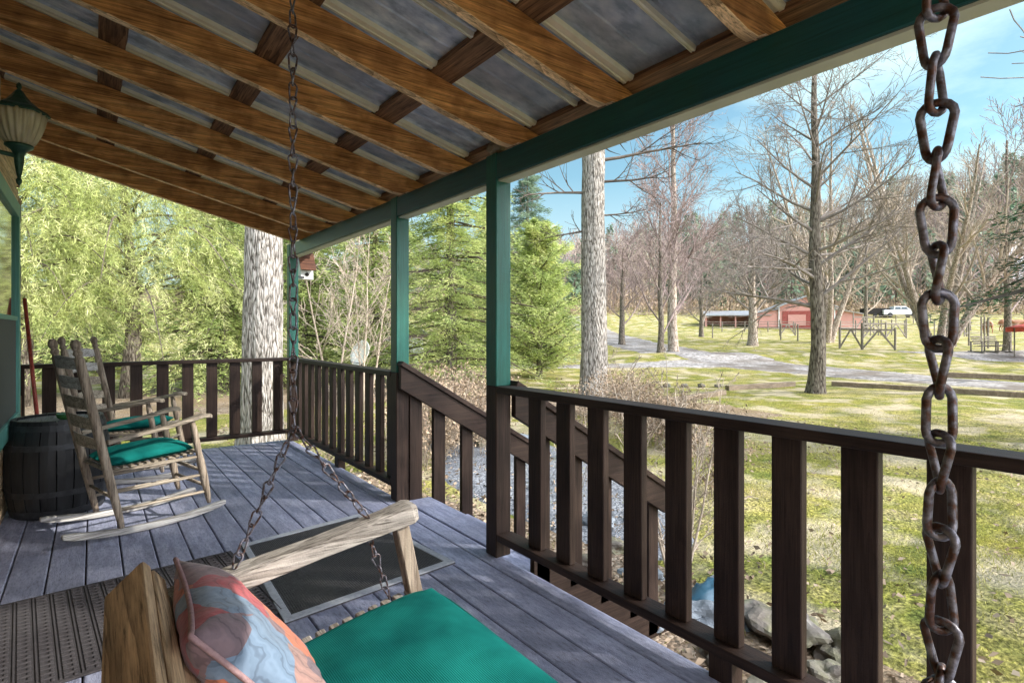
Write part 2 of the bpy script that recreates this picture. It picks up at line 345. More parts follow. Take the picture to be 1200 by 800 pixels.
M_timber = wood('landscape_timber', (.12,.09,.06), (.27,.21,.15), 'x', scale=8)
M_fence = mat('fence_wood', [(.3,(.13,.11,.09)),(.7,(.27,.24,.20))], scale=8, rough=.85, bump=.2)
M_barn = mat('barn_red', [(.3,(.50,.235,.20)),(.7,(.62,.345,.30))], scale=3, stretch=(1,1,6), rough=.8, bump=.2, blotch=((.52,.27,.22),.5), bsc=.4)
M_barnroof = mat('barn_roof', [(.3,(.26,.28,.31)),(.7,(.42,.44,.47))], scale=2, rough=.4, metal=.4, bump=.1, blotch=((.32,.22,.16),.4), bsc=.3)
M_dark = mat('dark_opening', [(.3,(.012,.01,.009)),(.7,(.03,.026,.024))], rough=.9)
M_canred = mat('red_canopy', [(.3,(.42,.06,.045)),(.7,(.58,.12,.09))], scale=3, rough=.6)
M_truck = mat('truck_white', [(.3,(.62,.64,.66)),(.7,(.74,.76,.78))], rough=.25, bump=0, coat=.6)
M_tyre = mat('tyre', [(.3,(.012,.012,.012)),(.7,(.03,.03,.03))], rough=.8)
M_autoglass = mat('auto_glass', [(.3,(.03,.05,.07)),(.7,(.06,.09,.12))], rough=.08, bump=0, spec=.8)
M_horse = mat('chestnut_coat', [(.3,(.22,.09,.045)),(.7,(.36,.17,.09))], scale=3, rough=.6, bump=.05)
M_siding = mat('pale_siding', [(.3,(.48,.48,.50)),(.7,(.60,.60,.62))], scale=4, stretch=(.2,.2,8), rough=.7)
M_shingle = mat('shingles', [(.3,(.16,.15,.16)),(.7,(.28,.27,.28))], scale=10, rough=.9)
M_dish = mat('dish_white', [(.3,(.70,.70,.68)),(.7,(.80,.80,.78))], rough=.4, bump=0)
M_bhroof = wood('birdhouse_roof', (0.084,0.030,0.018), (0.156,0.066,0.036), 'x', scale=30)
M_bowl = mat('green_glass', [(.3,(.03,.16,.045)),(.7,(.10,.30,.10))], scale=30, rough=.15, transl=.4, spec=.7)

def gravel(name, a, b, c, sc_=35, world=True, bs=1.0, blot=None):
    m, nt, N, L = nodes(name)
    out = N('ShaderNodeOutputMaterial'); p = N('ShaderNodeBsdfPrincipled'); g = N('ShaderNodeNewGeometry')
    v = N('ShaderNodeTexVoronoi'); v.inputs['Scale'].default_value = sc_; L(g.outputs['Position'], v.inputs['Vector'])
    sep = N('ShaderNodeSeparateColor'); L(v.outputs['Color'], sep.inputs[0])
    r = ramp(N, [(0,a),(.5,b),(1,c)]); L(sep.outputs[0], r.inputs[0]); col = r.outputs[0]
    n = N('ShaderNodeTexNoise'); n.inputs['Scale'].default_value = .6; n.inputs['Detail'].default_value = 7; L(g.outputs['Position'], n.inputs['Vector'])
    r2 = ramp(N, [(.45,(0,0,0)),(.62,(1,1,1))]); L(n.outputs[0], r2.inputs[0])
    mx = N('ShaderNodeMixRGB'); L(r2.outputs[0], mx.inputs[0]); L(col, mx.inputs[1]); mx.inputs[2].default_value = (*(blot or b), 1)
    L(mx.outputs[0], p.inputs['Base Color']); p.inputs['Roughness'].default_value = .9; p.inputs['Specular IOR Level'].default_value = .2
    bu = N('ShaderNodeBump'); bu.inputs['Strength'].default_value = bs; bu.inputs['Distance'].default_value = .02; bu.invert = True
    L(v.outputs['Distance'], bu.inputs['Height']); L(bu.outputs[0], p.inputs['Normal']); L(p.outputs[0], out.inputs[0])
    return m
M_gravel = gravel('blue_grey_gravel', (.07,.073,.085), (.17,.18,.20), (.31,.325,.35), 30)
M_drive = gravel('drive_gravel', (0.187,0.172,0.160), (0.281,0.261,0.248), (0.421,0.398,0.384), 9, blot=(0.156,0.133,0.112))
M_mulch = gravel('leaf_mulch', (.10,.07,.045), (.24,.18,.13), (.40,.33,.26), 28, blot=(.22,.16,.10))

def ground_mat():
    m, nt, N, L = nodes('mossy_lawn')
    out = N('ShaderNodeOutputMaterial'); p = N('ShaderNodeBsdfPrincipled'); g = N('ShaderNodeNewGeometry'); pos = g.outputs['Position']
    def nz(s, d=6, st=None, dist=0):
        n = N('ShaderNodeTexNoise'); n.inputs['Scale'].default_value = s; n.inputs['Detail'].default_value = d; n.inputs['Distortion'].default_value = dist
        if st:
            mp = N('ShaderNodeMapping'); mp.inputs['Scale'].default_value = st; mp.inputs['Rotation'].default_value = (0,0,TH); L(pos, mp.inputs[0]); L(mp.outputs[0], n.inputs['Vector'])
        else: L(pos, n.inputs['Vector'])
        return n
    a = nz(.35, 8, dist=.5); ra = ramp(N, [(.34,(.30,.26,.045)),(.46,(.155,.18,.04)),(.56,(.34,.30,.095)),(.66,(.33,.285,.16))]); L(a.outputs[0], ra.inputs[0])
    b = nz(2.2, 9, dist=.4); rb = ramp(N, [(.34,(.07,.105,.03)),(.50,(.23,.22,.055)),(.64,(.31,.26,.16))]); L(b.outputs[0], rb.inputs[0])
    mx = N('ShaderNodeMixRGB'); mx.inputs[0].default_value = .5; L(ra.outputs[0], mx.inputs[1]); L(rb.outputs[0], mx.inputs[2])
    f = nz(28, 6); rf = ramp(N, [(.32,(.32,.32,.32)),(.5,(.95,.95,.95)),(.68,(1.7,1.65,1.5))]); L(f.outputs[0], rf.inputs[0])
    m2 = N('ShaderNodeMixRGB'); m2.blend_type = 'MULTIPLY'; m2.inputs[0].default_value = 1; L(mx.outputs[0], m2.inputs[1]); L(rf.outputs[0], m2.inputs[2])
    # thin straw-coloured thatch patches
    t = nz(.9, 10); rt = ramp(N, [(.50,(0,0,0)),(.62,(.8,.8,.8))]); L(t.outputs[0], rt.inputs[0])
    m3 = N('ShaderNodeMixRGB'); L(rt.outputs[0], m3.inputs[0]); L(m2.outputs[0], m3.inputs[1]); m3.inputs[2].default_value = (.46,.39,.28,1)
    # woodland floor on the hill
    sx = N('ShaderNodeSeparateXYZ'); L(pos, sx.inputs[0]); mr = N('ShaderNodeMapRange'); mr.inputs[1].default_value = 4.8; mr.inputs[2].default_value = 7; L(sx.outputs[2], mr.inputs[0])
    m4 = N('ShaderNodeMixRGB'); L(mr.outputs[0], m4.inputs[0]); L(m3.outputs[0], m4.inputs[1]); m4.inputs[2].default_value = (.17,.12,.085,1)
    L(m4.outputs[0], p.inputs['Base Color']); p.inputs['Roughness'].default_value = .95; p.inputs['Specular IOR Level'].default_value = .1
    bb = N('ShaderNodeBump'); bb.inputs['Strength'].default_value = .8; bb.inputs['Distance'].default_value = .05; L(f.outputs[0], bb.inputs['Height'])
    b2 = N('ShaderNodeBump'); b2.inputs['Strength'].default_value = .8; b2.inputs['Distance'].default_value = .12; L(b.outputs[0], b2.inputs['Height']); L(bb.outputs[0], b2.inputs['Normal'])
    L(b2.outputs[0], p.inputs['Normal']); L(p.outputs[0], out.inputs[0])
    return m
M_ground = ground_mat()

# ------------------------------------------------------------------ ground sheet
def terrain():
    n = 300
    t = np.linspace(-1, 1, n); k = 6.2
    ax = np.sinh(t*k)/math.sinh(k)*460
    vs = []
    for j in range(n):
        for i in range(n):
            x, y = ax[i]+8, ax[j]+14
            vs.append((x, y, ground_z(x, y)))
    fs = [(j*n+i, j*n+i+1, (j+1)*n+i+1, (j+1)*n+i) for j in range(n-1) for i in range(n-1)]
    mb = MB(); mb.v = vs; mb.f = fs
    o = mb.build('ground', M_ground, smooth=True, kind='structure', org=(0,0,0), normals=False)
    tag(o, 'mossy yellow green lawn rising to wooded hill', None)
terrain()

def ribbon(name, m, pts, widths, dz, label, nseg=10, wob=.25, kind='structure'):
    # pts in (across, away)
    mb = MB(); P = []; Wd = []
    for i in range(len(pts)-1):
        for k in range(nseg):
            t = k/nseg
            p0 = pts[max(i-1, 0)]; p1 = pts[i]; p2 = pts[i+1]; p3 = pts[min(i+2, len(pts)-1)]
            f = lambda a, b, c, d: .5*((2*b)+(-a+c)*t+(2*a-5*b+4*c-d)*t*t+(-a+3*b-3*c+d)*t**3)
            P.append((f(p0[0],p1[0],p2[0],p3[0]), f(p0[1],p1[1],p2[1],p3[1]))); Wd.append(widths[i]*(1-t)+widths[i+1]*t)
    P.append(pts[-1]); Wd.append(widths[-1])
    cols = 9; vs = []
    for i, (u, d) in enumerate(P):
        q0 = P[max(i-1,0)]; q1 = P[min(i+1,len(P)-1)]; tx, ty = q1[0]-q0[0], q1[1]-q0[1]; l = math.hypot(tx, ty) or 1
        nx, ny = -ty/l, tx/l
        for c in range(cols):
            s = (c/(cols-1)-.5)*Wd[i]
            if c in (0, cols-1): s += wob*noise.noise(Vector((i*.7, c, 2)))*Wd[i]*.3
            g = G(u+nx*s, d+ny*s, dz - (.05 if c in (0, cols-1) else 0)); vs.append(g)
    fs = [(i*cols+c, i*cols+c+1, (i+1)*cols+c+1, (i+1)*cols+c) for i in range(len(P)-1) for c in range(cols-1)]
    mb.add(vs, fs)
    o = mb.build(name, m, smooth=True, kind=kind, normals=False); o['label'] = label
    return o
def ub(px, d): return ((px-600)/663.*d, d)
ribbon('driveway', M_drive, [ub(1420,17.5), ub(1200,20.8), ub(1060,24.2), ub(950,27.5), ub(860,31), ub(790,38), ub(735,50), ub(700,70), ub(680,100)],
       [3.7,3.8,4,4.3,4.8,5.2,5,4.4,4.4], .045, 'pale gravel driveway curving across the lawn')
ribbon('side_path', M_drive, [ub(860,30), ub(780,29.5), ub(700,29), ub(600,29), ub(480,31)], [3,2.2,1.8,1.8,1.8], .03, 'pale gravel side track branching off the driveway')
def patch(name, m, cx, cy, rx, ry, dz, label, rot=0, seed=1, n=40):
    mb = MB(); vs = []; rings = 8
    for r in range(rings+1):
        for k in range(n):
            a = 2*PI*k/n; w = 1+.28*noise.noise(Vector((math.cos(a)*1.5, math.sin(a)*1.5, seed)))+.12*noise.noise(Vector((math.cos(a)*5, math.sin(a)*5, seed)))
            x = rx*w*r/rings*math.cos(a); y = ry*w*r/rings*math.sin(a)
            X = cx+x*math.cos(rot)-y*math.sin(rot); Y = cy+x*math.sin(rot)+y*math.cos(rot)
            vs.append((X, Y, ground_z(X, Y)+dz*(1 if r < rings else -1)))
    fs = [(r*n+k, r*n+(k+1)%n, (r+1)*n+(k+1)%n, (r+1)*n+k) for r in range(rings) for k in range(n)]
    mb.add(vs, fs); o = mb.build(name, m, smooth=True, kind='structure', normals=False); o['label'] = label
patch('mulch_bed', M_mulch, 2.6, 3.0, 1.25, 5.4, .02, 'brown leaf mulch bed beside the porch', seed=4)
patch('gravel_path', M_gravel, 5.0, 6.3, 1.25, 3.4, .035, 'blue grey gravel path at foot of the stairs', rot=R(-12), seed=2)
patch('pine_straw', M_mulch, 2.0, 19, 11, 4.2, .035, 'reddish needle litter beneath the evergreens', seed=8)
patch('shrub_bed', M_mulch, 11.2, 11.0, 2.4, 4.5, .03, 'brown planting bed below dry shrubs', rot=R(30), seed=5)

# ------------------------------------------------------------------ porch deck
RX = 1.705           # inner face of the front beam / posts
def board_profile(w, h=.026, r=.004):
    return [(-w/2+r,0),(w/2-r,0),(w/2,-r),(w/2,-h),(-w/2,-h),(-w/2,-r)]
mb = MB()
x1 = 1.637
for k in range(16):
    xr = x1-.1515*k; 
    cx = xr-.1515/2
    if cx < -.53-.05: break
    mb.prism([(cx+a, b) for a, b in board_profile(.1515-.006)], -2.6, 6.47)
# outer bull-nosed board
mb.prism([(1.640,-.004),(1.644,0),(1.735,0),(1.752,-.004),(1.762,-.014),(1.762,-.026),(1.750,-.030),(1.640,-.030)], -2.6, 6.47)
mb.prism([(1.766,-.004),(1.770,0),(1.945,0),(1.962,-.004),(1.972,-.014),(1.972,-.026),(1.96,-.030),(1.766,-.030)], 2.53, 3.64)
o = mb.build('deck', M_deck, kind='structure', bevel=.0015); o['label'] = 'grey plank porch deck'
mb = MB()
mb.bx(1.70,1.738,-2.6,6.43,-.24,-.032); mb.bx(-.5,1.69,6.39,6.428,-.24,-.032)
for y in np.arange(-2.3, 6.4, .6): mb.bx(-.5,1.69,y,y+.04,-.24,-.035)
o = mb.build('deck_frame', M_bry, kind='structure'); o['label'] = 'dark joists and rim boards below the deck'
mb = MB()
for y in (-2.2, .6, 3.0, 6.2):
    for x in (1.62, .3): mb.bx(x-.05,x+.05,y-.05,y+.05,G0-.2,-.245)
o = mb.build('deck_footings', M_brz, kind='structure'); o['label'] = 'short posts under the deck'

# stairs
st = thing('staircase', 'wooden porch steps descending between the two green posts', 'stairs', (1.95,3.05,G0))
for i in range(4):
    z = -.17*(i+1); x0 = 1.965+.28*i
    MB().bx(x0-.01,x0+.137,2.50,3.60,z-.03,z).build('tread', M_tread, st, bevel=.003)
    MB().bx(x0+.143,x0+.29,2.50,3.60,z-.03,z).build('tread', M_tread, st, bevel=.003)
for y in (2.44, 3.62):
    MB().prism([(1.96,-.05),(1.96,-.36),(2.80,-.88),(3.12,-.88),(3.12,-.70)], y, y+.038).build('stringer', M_brx, st, bevel=.002)

# ------------------------------------------------------------------ posts
def post(x, y, label, zt=2.135, zg=.905, s=.09, sy=.098):
    t = thing('porch_post', label, 'post', (x+s/2, y+sy/2, 0), 'porch posts')
    MB().bx(x-.003, x+s+.003, y, y+sy, .003, zg).build('lower_post', M_brz, t, bevel=.004)
    MB().bx(x-.003, x+s+.003, y, y+sy, zg, zt).build('upper_post', M_greenz, t, bevel=.004)
    return t
post(RX, 2.438, 'green and brown porch post nearest the camera, on the right of the stair opening')
post(RX, 3.652, 'green and brown porch post on the far left side of the stair opening')
post(RX, 6.335, 'green and brown corner post where the two rails meet')
post(RX, -1.0, 'green and brown porch post behind the near chain')
MB().blob((RX+.02, 2.47, 2.165), (.055,.06,.035), 3, 2, .35).build('bird_nest', M_nest, label='small straw bird nest wedged on top of the near post', cat='nest', smooth=False)

# ------------------------------------------------------------------ railings
def railing(label, axis, a0, a1, fixed, centers, blocks=(), ftop=.036):
    """axis 'y': runs along y with inner face at x=fixed; axis 'x': runs along x with near face at y=fixed"""
    base = (fixed+.045, (a0+a1)/2, 0) if axis == 'y' else ((a0+a1)/2, fixed+.045, 0)
    t = thing('porch_railing', label, 'railing', base, 'porch railings')
    def bx(a_0, a_1, f0, f1, z0, z1):
        return MB().bx(f0, f1, a_0, a_1, z0, z1) if axis == 'y' else MB().bx(a_0, a_1, f0, f1, z0, z1)
    m = M_bry if axis == 'y' else M_brx
    bx(a0, a1, fixed-.008, fixed+.10, .871, .907).build('top_rail', m, t, bevel=.004, seg=2)
    bx(a0, a1, fixed-.002, fixed+.092, .092, .130).build('bottom_rail', m, t, bevel=.004, seg=2)
    for c in centers:
        w = .098+random.uniform(-.002,.002)
        bx(c-w/2, c+w/2, fixed+.038, fixed+.074, .1305, .8705).build('baluster', M_brz, t, bevel=.003)
    for b in blocks: bx(b-.045, b+.045, fixed+.015, fixed+.08, -.2, .0915).build('support_block', M_brz, t, bevel=.002)
    return t
railing('long brown railing in the right foreground, right of the steps', 'y', -2.5, 2.432, RX, [2.17-.2095*k for k in range(22) if not (2.17-.2095*k < -2.4)], blocks=(1.13, -.9))
railing('brown railing between the stair opening and the corner post', 'y', 3.755, 6.33, RX, [3.86+.2115*k for k in range(12)], blocks=(4.92,))
railing('brown railing across the far end of the porch behind the rockers', 'x', -.62, 1.70, 6.34, [1.60-.212*k for k in range(11)], blocks=(.3,))

def stair_rail(y, label, x0, z0, sl, xs, xe):
    t = thing('stair_handrail', label, 'handrail', (x0, y, G0), 'stair handrails')
    z = lambda x: z0-sl*(x-x0)
    MB().prism([(x0, z0-.16), (x0, z0), (xe, z(xe)), (xe, z(xe)-.16)], y, y+.038).build('side_board', M_brx, t, bevel=.003)
    mbb = MB().beam((x0, y+.02, z0+.019), (xe, y+.02, z(xe)+.019), .075, .034); mbb.build('top_rail', M_brx, t, bevel=.004)
    for i, x in enumerate(xs):
        MB().prism([(x, max(G0-.1, -.17*((x-1.97)//.28+1)-.12) if x > 1.97 else -.003), (x+.095, max(G0-.1, -.17*((x-1.97)//.28+1)-.12) if x > 1.97 else -.003),
                    (x+.095, z(x+.095)-.14), (x, z(x)-.14)], y+.04, y+.078).build('baluster', M_brz, t, bevel=.002)
stair_rail(3.60, 'sloping brown handrail on the far side of the steps', 1.71, .955, .60, [1.80, 1.99, 2.23, 2.48, 2.74], 3.05)
stair_rail(2.40, 'sloping brown handrail on the near side of the steps', 1.80, .90, .60, [1.98, 2.23, 2.48, 2.74, 2.92], 3.05)

# ------------------------------------------------------------------ roof
SL = .25
zb = lambda x: 2.098-SL*(x-1.66)          # rafter underside
roof = thing('porch_roof', 'open porch roof of brown rafters under corrugated metal', 'roof', (.6,2,2.1))
MB().bx(RX,RX+.09,-2.6,6.33,1.995,2.128).build('beam', M_greeny, roof, bevel=.004)
MB().bx(RX+.012,RX+.082,-2.6,6.33,1.985,1.9945).build('soffit_strip', M_soffit, roof)
for ye in (-2.1,-1.48,-.86,-.24,.38,1.0,1.654,2.284,2.907,3.52,4.14,4.76,5.38,5.98):
    y0, y1 = ye-.045, ye
    xa = -.62
    # notch over the beam: tail goes on to the eave
    poly = [(xa,zb(xa)),(1.60,zb(1.60)),(1.66,zb(1.66)+.012),(1.701,2.130),(2.02,2.134),(2.02,zb(2.02)+.14),(xa,zb(xa)+.14)]
    poly[4] = (2.02, 2.125)
    poly[3] = (1.701, 2.130)
    poly.insert(4, (1.80, 2.130))
    ro = MB().prism(poly, y0, y1).build('rafter', M_rafter, roof, bevel=.003)
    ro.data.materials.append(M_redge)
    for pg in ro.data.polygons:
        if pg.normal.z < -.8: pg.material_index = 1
for xc in (-.50, .08, .67, 1.27, 1.83):
    c = Vector((xc, 1.9, zb(xc)+.14+.021)); M3 = Matrix.Rotation(math.atan(SL), 3, 'Y')
    MB().box(c, (.115, 9.0 if xc<1.8 else 9.0, .036), M3).build('purlin', M_purlin, roof, bevel=.002)
mb = MB(); prof = []
M_rib = mat('lit_cream_rib', [(.3,(.80,.78,.60)),(.7,(.92,.90,.76))], scale=20, rough=.5, metal=.2, bump=.05)  # cream colour stands in for light caught along the metal ribs
y = .33-.315*10-.15; ribs = []
while y < 6.33:
    prof += [(y, 0), (y+.008, .005), (y+.016, 0), (y+.122, 0), (y+.126, -.012), (y+.174, -.012), (y+.178, 0), (y+.290, 0)]
    ribs.append(y+.15); y += .315
xs_ = (-.7, .25, 1.2, 2.12); vs = []
for x in xs_:
    for (yy, h) in prof: vs.append((x, yy, zb(x)+.186+h))
npf = len(prof)
mb.add(vs, [(i*npf+k, i*npf+k+1, (i+1)*npf+k+1, (i+1)*npf+k) for i in range(len(xs_)-1) for k in range(npf-1)])
o = mb.build('metal_sheet', M_roofmetal, roof)
so = o.modifiers.new('solid', 'SOLIDIFY'); so.thickness = .002
for ri, yc in enumerate(ribs):
    wq = 1 if ri % 2 == 0 else .38
    mb = MB(); vs = []
    for x in xs_:
        for dy, h in ((-.030,.0),(-.026,-.019),(-.010,-.021),(-.008,-.015),(.008,-.015),(.010,-.021),(.026,-.019),(.030,.0)): vs.append((x, yc+dy*wq, zb(x)+.172+h))
    mb.add(vs, [(i*8+k, i*8+(k+1)%8, (i+1)*8+(k+1)%8, (i+1)*8+k) for i in range(3) for k in range(8)]); mb.build('rib', M_rib, roof)

# ------------------------------------------------------------------ cabin wall
WX = -.46
cab = thing('log_cabin', 'log cabin wall with teal trimmed window at left of the porch', 'cabin', (WX-.1, 2, G0))
mb = MB(); h = .262; k = 0; z = -.85
zs = []
while z < 2.75:
    top = min(z+h-.012, 2.8)
    mb.prism([(WX-.14,z),(WX-.012,z),(WX,z+.014),(WX,top-.014),(WX-.012,top),(WX-.14,top)], -2.6, 5.72)
    zs.append(z); z += h
mb.build('wall', M_log, cab)
MB().bx(WX-.13,WX-.02,-2.6,5.70,-.85,2.8).build('chinking', M_chink, cab)
for i, z in enumerate(zs):
    if z < 2.5: MB().bx(WX-.13, WX-.004+(.0), 5.722, 5.722+(.30 if i % 2 else .19), z+.03, z+h-.045).build('log_end', M_logend, cab, bevel=.006)
mb = MB(); mb.bx(WX-3.5, WX-.15, 5.45, 5.60, -.85, 2.9); mb.build('end_wall', M_log, cab)
win = MB().bx(WX+.003,WX+.030,5.42,5.52,.50,2.12).bx(WX+.003,WX+.030,2.3,5.42,.50,.61).bx(WX+.003,WX+.030,2.3,5.42,2.02,2.12).bx(WX+.003,WX+.030,2.2,2.3,.50,2.12).bx(WX+.003,WX+.026,3.7,3.8,.61,2.02).build('window_frame', M_teal, cab, bevel=.003)
MB().bx(WX+.002,WX+.008,2.3,5.42,1.30,2.02).build('upper_pane', M_glass, win)
MB().bx(WX+.002,WX+.012,2.3,5.42,.61,1.27).build('lower_screen', M_screen, win)
MB().bx(WX+.002,WX+.022,2.3,5.42,1.27,1.30).build('sash_bar', M_teal, win)

# ------------------------------------------------------------------ wall lamp
lx, ly = -.275, 3.46
lamp = thing('wall_lantern', 'verdigris wall lantern with ribbed amber glass above the window', 'lantern', (WX, ly, 1.9))
MB().lathe([(.004,2.345),(.010,2.335),(.012,2.322),(.006,2.315),(.016,2.305),(.028,2.285),(.046,2.262),(.078,2.236),(.105,2.222),(.118,2.205),(.112,2.200),(.098,2.206),(.0,2.207)][::-1], 6, (lx,ly,0)).build('cap', M_lampg, lamp, bevel=.002)
MB().lathe([(.045,2.052),(.062,2.075),(.078,2.11),(.090,2.15),(.098,2.19),(.099,2.206)], 120, (lx,ly,0), flute=.045, nf=20).build('glass_shade', M_lampglass, lamp, smooth=True)
MB().lathe([(.002,1.868),(.010,1.88),(.012,1.895),(.006,1.905),(.012,1.93),(.018,1.98),(.020,2.01),(.030,2.03),(.052,2.046),(.054,2.056),(.03,2.06)], 16, (lx,ly,0)).build('stem', M_lampg, lamp, smooth=True)
MB().tube([(WX+.02,ly,2.10),(WX+.05,ly,2.055),(WX+.10,ly,2.015),(lx-.01,ly,2.005)], [.012,.011,.010,.011], 10).build('arm', M_lampg, lamp, smooth=True)
MB().lathe([(.055,0),(.055,.012),(.035,.022),(.0,.024)], 20, (WX,ly,2.10), Matrix.Rotation(PI/2,3,'Y')).build('wall_plate', M_lampg, lamp)

# ------------------------------------------------------------------ broom
br = thing('broom', 'red handled broom leaning on cabin wall behind the barrel', 'broom', (-.30,5.30,0))
MB().tube([(-.30,5.32,.28),(-.415,5.62,1.44)], .013, 10).build('handle', M_red, br, smooth=True)
mb = MB()
for i in range(40):
    a = (i%10)/9-.5; b = (i//10)/3-.5
    mb.tube([(-.30+b*.03,5.32+a*.06,.30),(-.29+b*.05,5.30+a*.26,.006)], .0035, 4)
mb.build('bristles', M_nest, br)

# ------------------------------------------------------------------ barrel
bx_, by_ = -.185, 4.88
ba = thing('barrel', 'black wooden barrel used as side table beside the cabin wall', 'barrel', (bx_,by_,0))
def rb(z): return .245+.040*(1-((z-.31)/.31)**2)
mb = MB(); n = 20
for k in range(n):
    a0, a1 = 2*PI*k/n+.012, 2*PI*(k+1)/n-.012; vs = []; m_ = 14
    for i in range(m_+1):
        z = .62*i/m_; r = rb(z)
        for a in (a0, (a0+a1)/2, a1): vs.append((bx_+r*math.cos(a), by_+r*math.sin(a), z+.002))
        for a in (a1, a0): vs.append((bx_+(r-.02)*math.cos(a), by_+(r-.02)*math.sin(a), z+.002))
    fs = [(i*5+j, i*5+(j+1)%5, (i+1)*5+(j+1)%5, (i+1)*5+j) for i in range(m_) for j in range(5)]+[(0,1,2,3,4),tuple(m_*5+j for j in (4,3,2,1,0))]
    mb.add(vs, fs)
mb.build('staves', M_barrel, ba)
for z in (.035,.16,.455,.575):
    MB().lathe([(rb(z)-.004,z-.018),(rb(z-.018)+.003,z-.018),(rb(z+.018)+.003,z+.018),(rb(z)-.004,z+.018)], 48, (bx_,by_,0)).build('hoop', M_hoop, ba, smooth=False)
MB().lathe([(.0,.585),(.222,.585),(.222,.606),(.0,.607)], 40, (bx_,by_,0)).build('lid', M_lid, ba)
MB().lathe([(.0,.607),(.03,.6075),(.046,.62),(.055,.645),(.052,.648),(.046,.642),(.0,.638)], 24, (-.145,4.80,0.001)).build('green_bowl', M_bowl, label='small green glass bowl on top of the barrel', cat='bowl', smooth=True)

# ------------------------------------------------------------------ rocking chairs (local: faces +X)
def rocker():
    t = thing('rocking_chair', '', 'rocking chair')
    hw = .235
    zr = lambda x: .020+.23*(x-.02)**2+(.10*(x-.30)**2 if x > .3 else 0)
    for s in (-1, 1):
        pts = [(-.43+.87*i/18) for i in range(19)]
        mb = MB(); vs = []
        for x in pts:
            w = .017; hh = .019 if -.40 < x < .42 else .012
            zc = zr(x)+.004
            for (dy, dz) in ((-w,-hh),(w,-hh),(w,hh),(-w,hh)): vs.append((x, s*hw+dy, zc+dz))
        fs = [(i*4+j, i*4+(j+1)%4, (i+1)*4+(j+1)%4, (i+1)*4+j) for i in range(18) for j in range(4)]+[(3,2,1,0),(72,73,74,75)]
        mb.add(vs, fs); mb.build('runner', M_rockrun, t, bevel=.004)
        # back post with turned top
        P = lambda k: Vector((-.148-.226*k, s*hw, .05+1.098*k))
        ks = [0,.05,.2,.5,.8,.90,.915,.93,.945,.955,.97,.985,1.0]
        rs = [.014,.019,.023,.025,.025,.024,.017,.025,.017,.022,.026,.024,.012]
        MB().tube([P(k) for k in ks], rs, 14).build('back_post', M_rockz, t, smooth=True)
        F = lambda k: Vector((.335-.105*k, s*(hw+.01), .085+.545*k))
        MB().tube([F(k) for k in (0,.08,.3,.5,.62,.72,.9,1)], [.012,.017,.024,.024,.018,.021,.019,.014], 12).build('front_leg', M_rockz, t, smooth=True)
        mb = MB(); vs = []; A = [(-.225,.560,.018),(-.1,.580,.021),(.1,.610,.023),(.2,.633,.030),(.29,.655,.040),(.335,.650,.034),(.345,.646,.02)]
        for x, z, w in A:
            for dy, dz in ((-w,-.013),(w,-.013),(w,.009),(0,.013),(-w,.009)): vs.append((x, s*(hw+.012)+dy, z+dz))
        m_ = len(A); fs = [(i*5+j, i*5+(j+1)%5, (i+1)*5+(j+1)%5, (i+1)*5+j) for i in range(m_-1) for j in range(5)]+[(4,3,2,1,0),tuple((m_-1)*5+j for j in range(5))]
        mb.add(vs, fs); mb.build('armrest', M_rock, t, bevel=.004)
        for zz, r in ((.155,.011),(.265,.011),(.385,.013)):
            kb = (zz-.05)/1.098; kf = (zz+.01-.085)/.545
            MB().tube([P(kb), (P(kb)+F(kf))/2, F(kf)], [.009,r,.009], 8).build('side_rung', M_rock, t, smooth=True)
    for zz in (.20,.30):
        kf = (zz-.085)/.545; p = Vector((.335-.105*kf, 0, zz))
        MB().tube([p+Vector((0,-hw,0)), p, p+Vector((0,hw,0))], [.009,.013,.009], 8).build('front_rung', M_rock, t, smooth=True)
    kb = .16; p = Vector((-.148-.226*kb, 0, .05+1.098*kb))
    MB().tube([p+Vector((0,-hw,0)), p+Vector((0,hw,0))], .010, 8).build('back_rung', M_rock, t, smooth=True)
    mb = MB()
    for i in range(13):
        x = -.21+.485*i/12; z = .388+.032*i/12
        mb.box((x, 0, z), (.026, 2*hw-.01, .014))
    mb.build('seat', M_rock, t, bevel=.004)
    for i in range(5):
        k = .455+.105*i; c = Vector((-.148-.226*k, 0, .05+1.098*k)); mb = MB(); vs = []; nn = 12
        for j in range(nn+1):
            y = -hw+2*hw*j/nn; q = y/hw; cx = c.x-.035*(1-q*q); cz = c.z+.008*(1-q*q)
            hgt = .030+.007*(1-q*q)
            for dx, dz in ((-.005,-hgt),(.005,-hgt),(.005-.012,hgt),(-.005-.012,hgt)): vs.append((cx+dx, y, cz+dz))
        fs = [(a*4+b, a*4+(b+1)%4, (a+1)*4+(b+1)%4, (a+1)*4+b) for a in range(nn) for b in range(4)]+[(3,2,1,0),tuple(nn*4+b for b in range(4))]
        mb.add(vs, fs); mb.build('back_slat', M_rockrun if i > 2 else M_rock, t, bevel=.002)
    return t
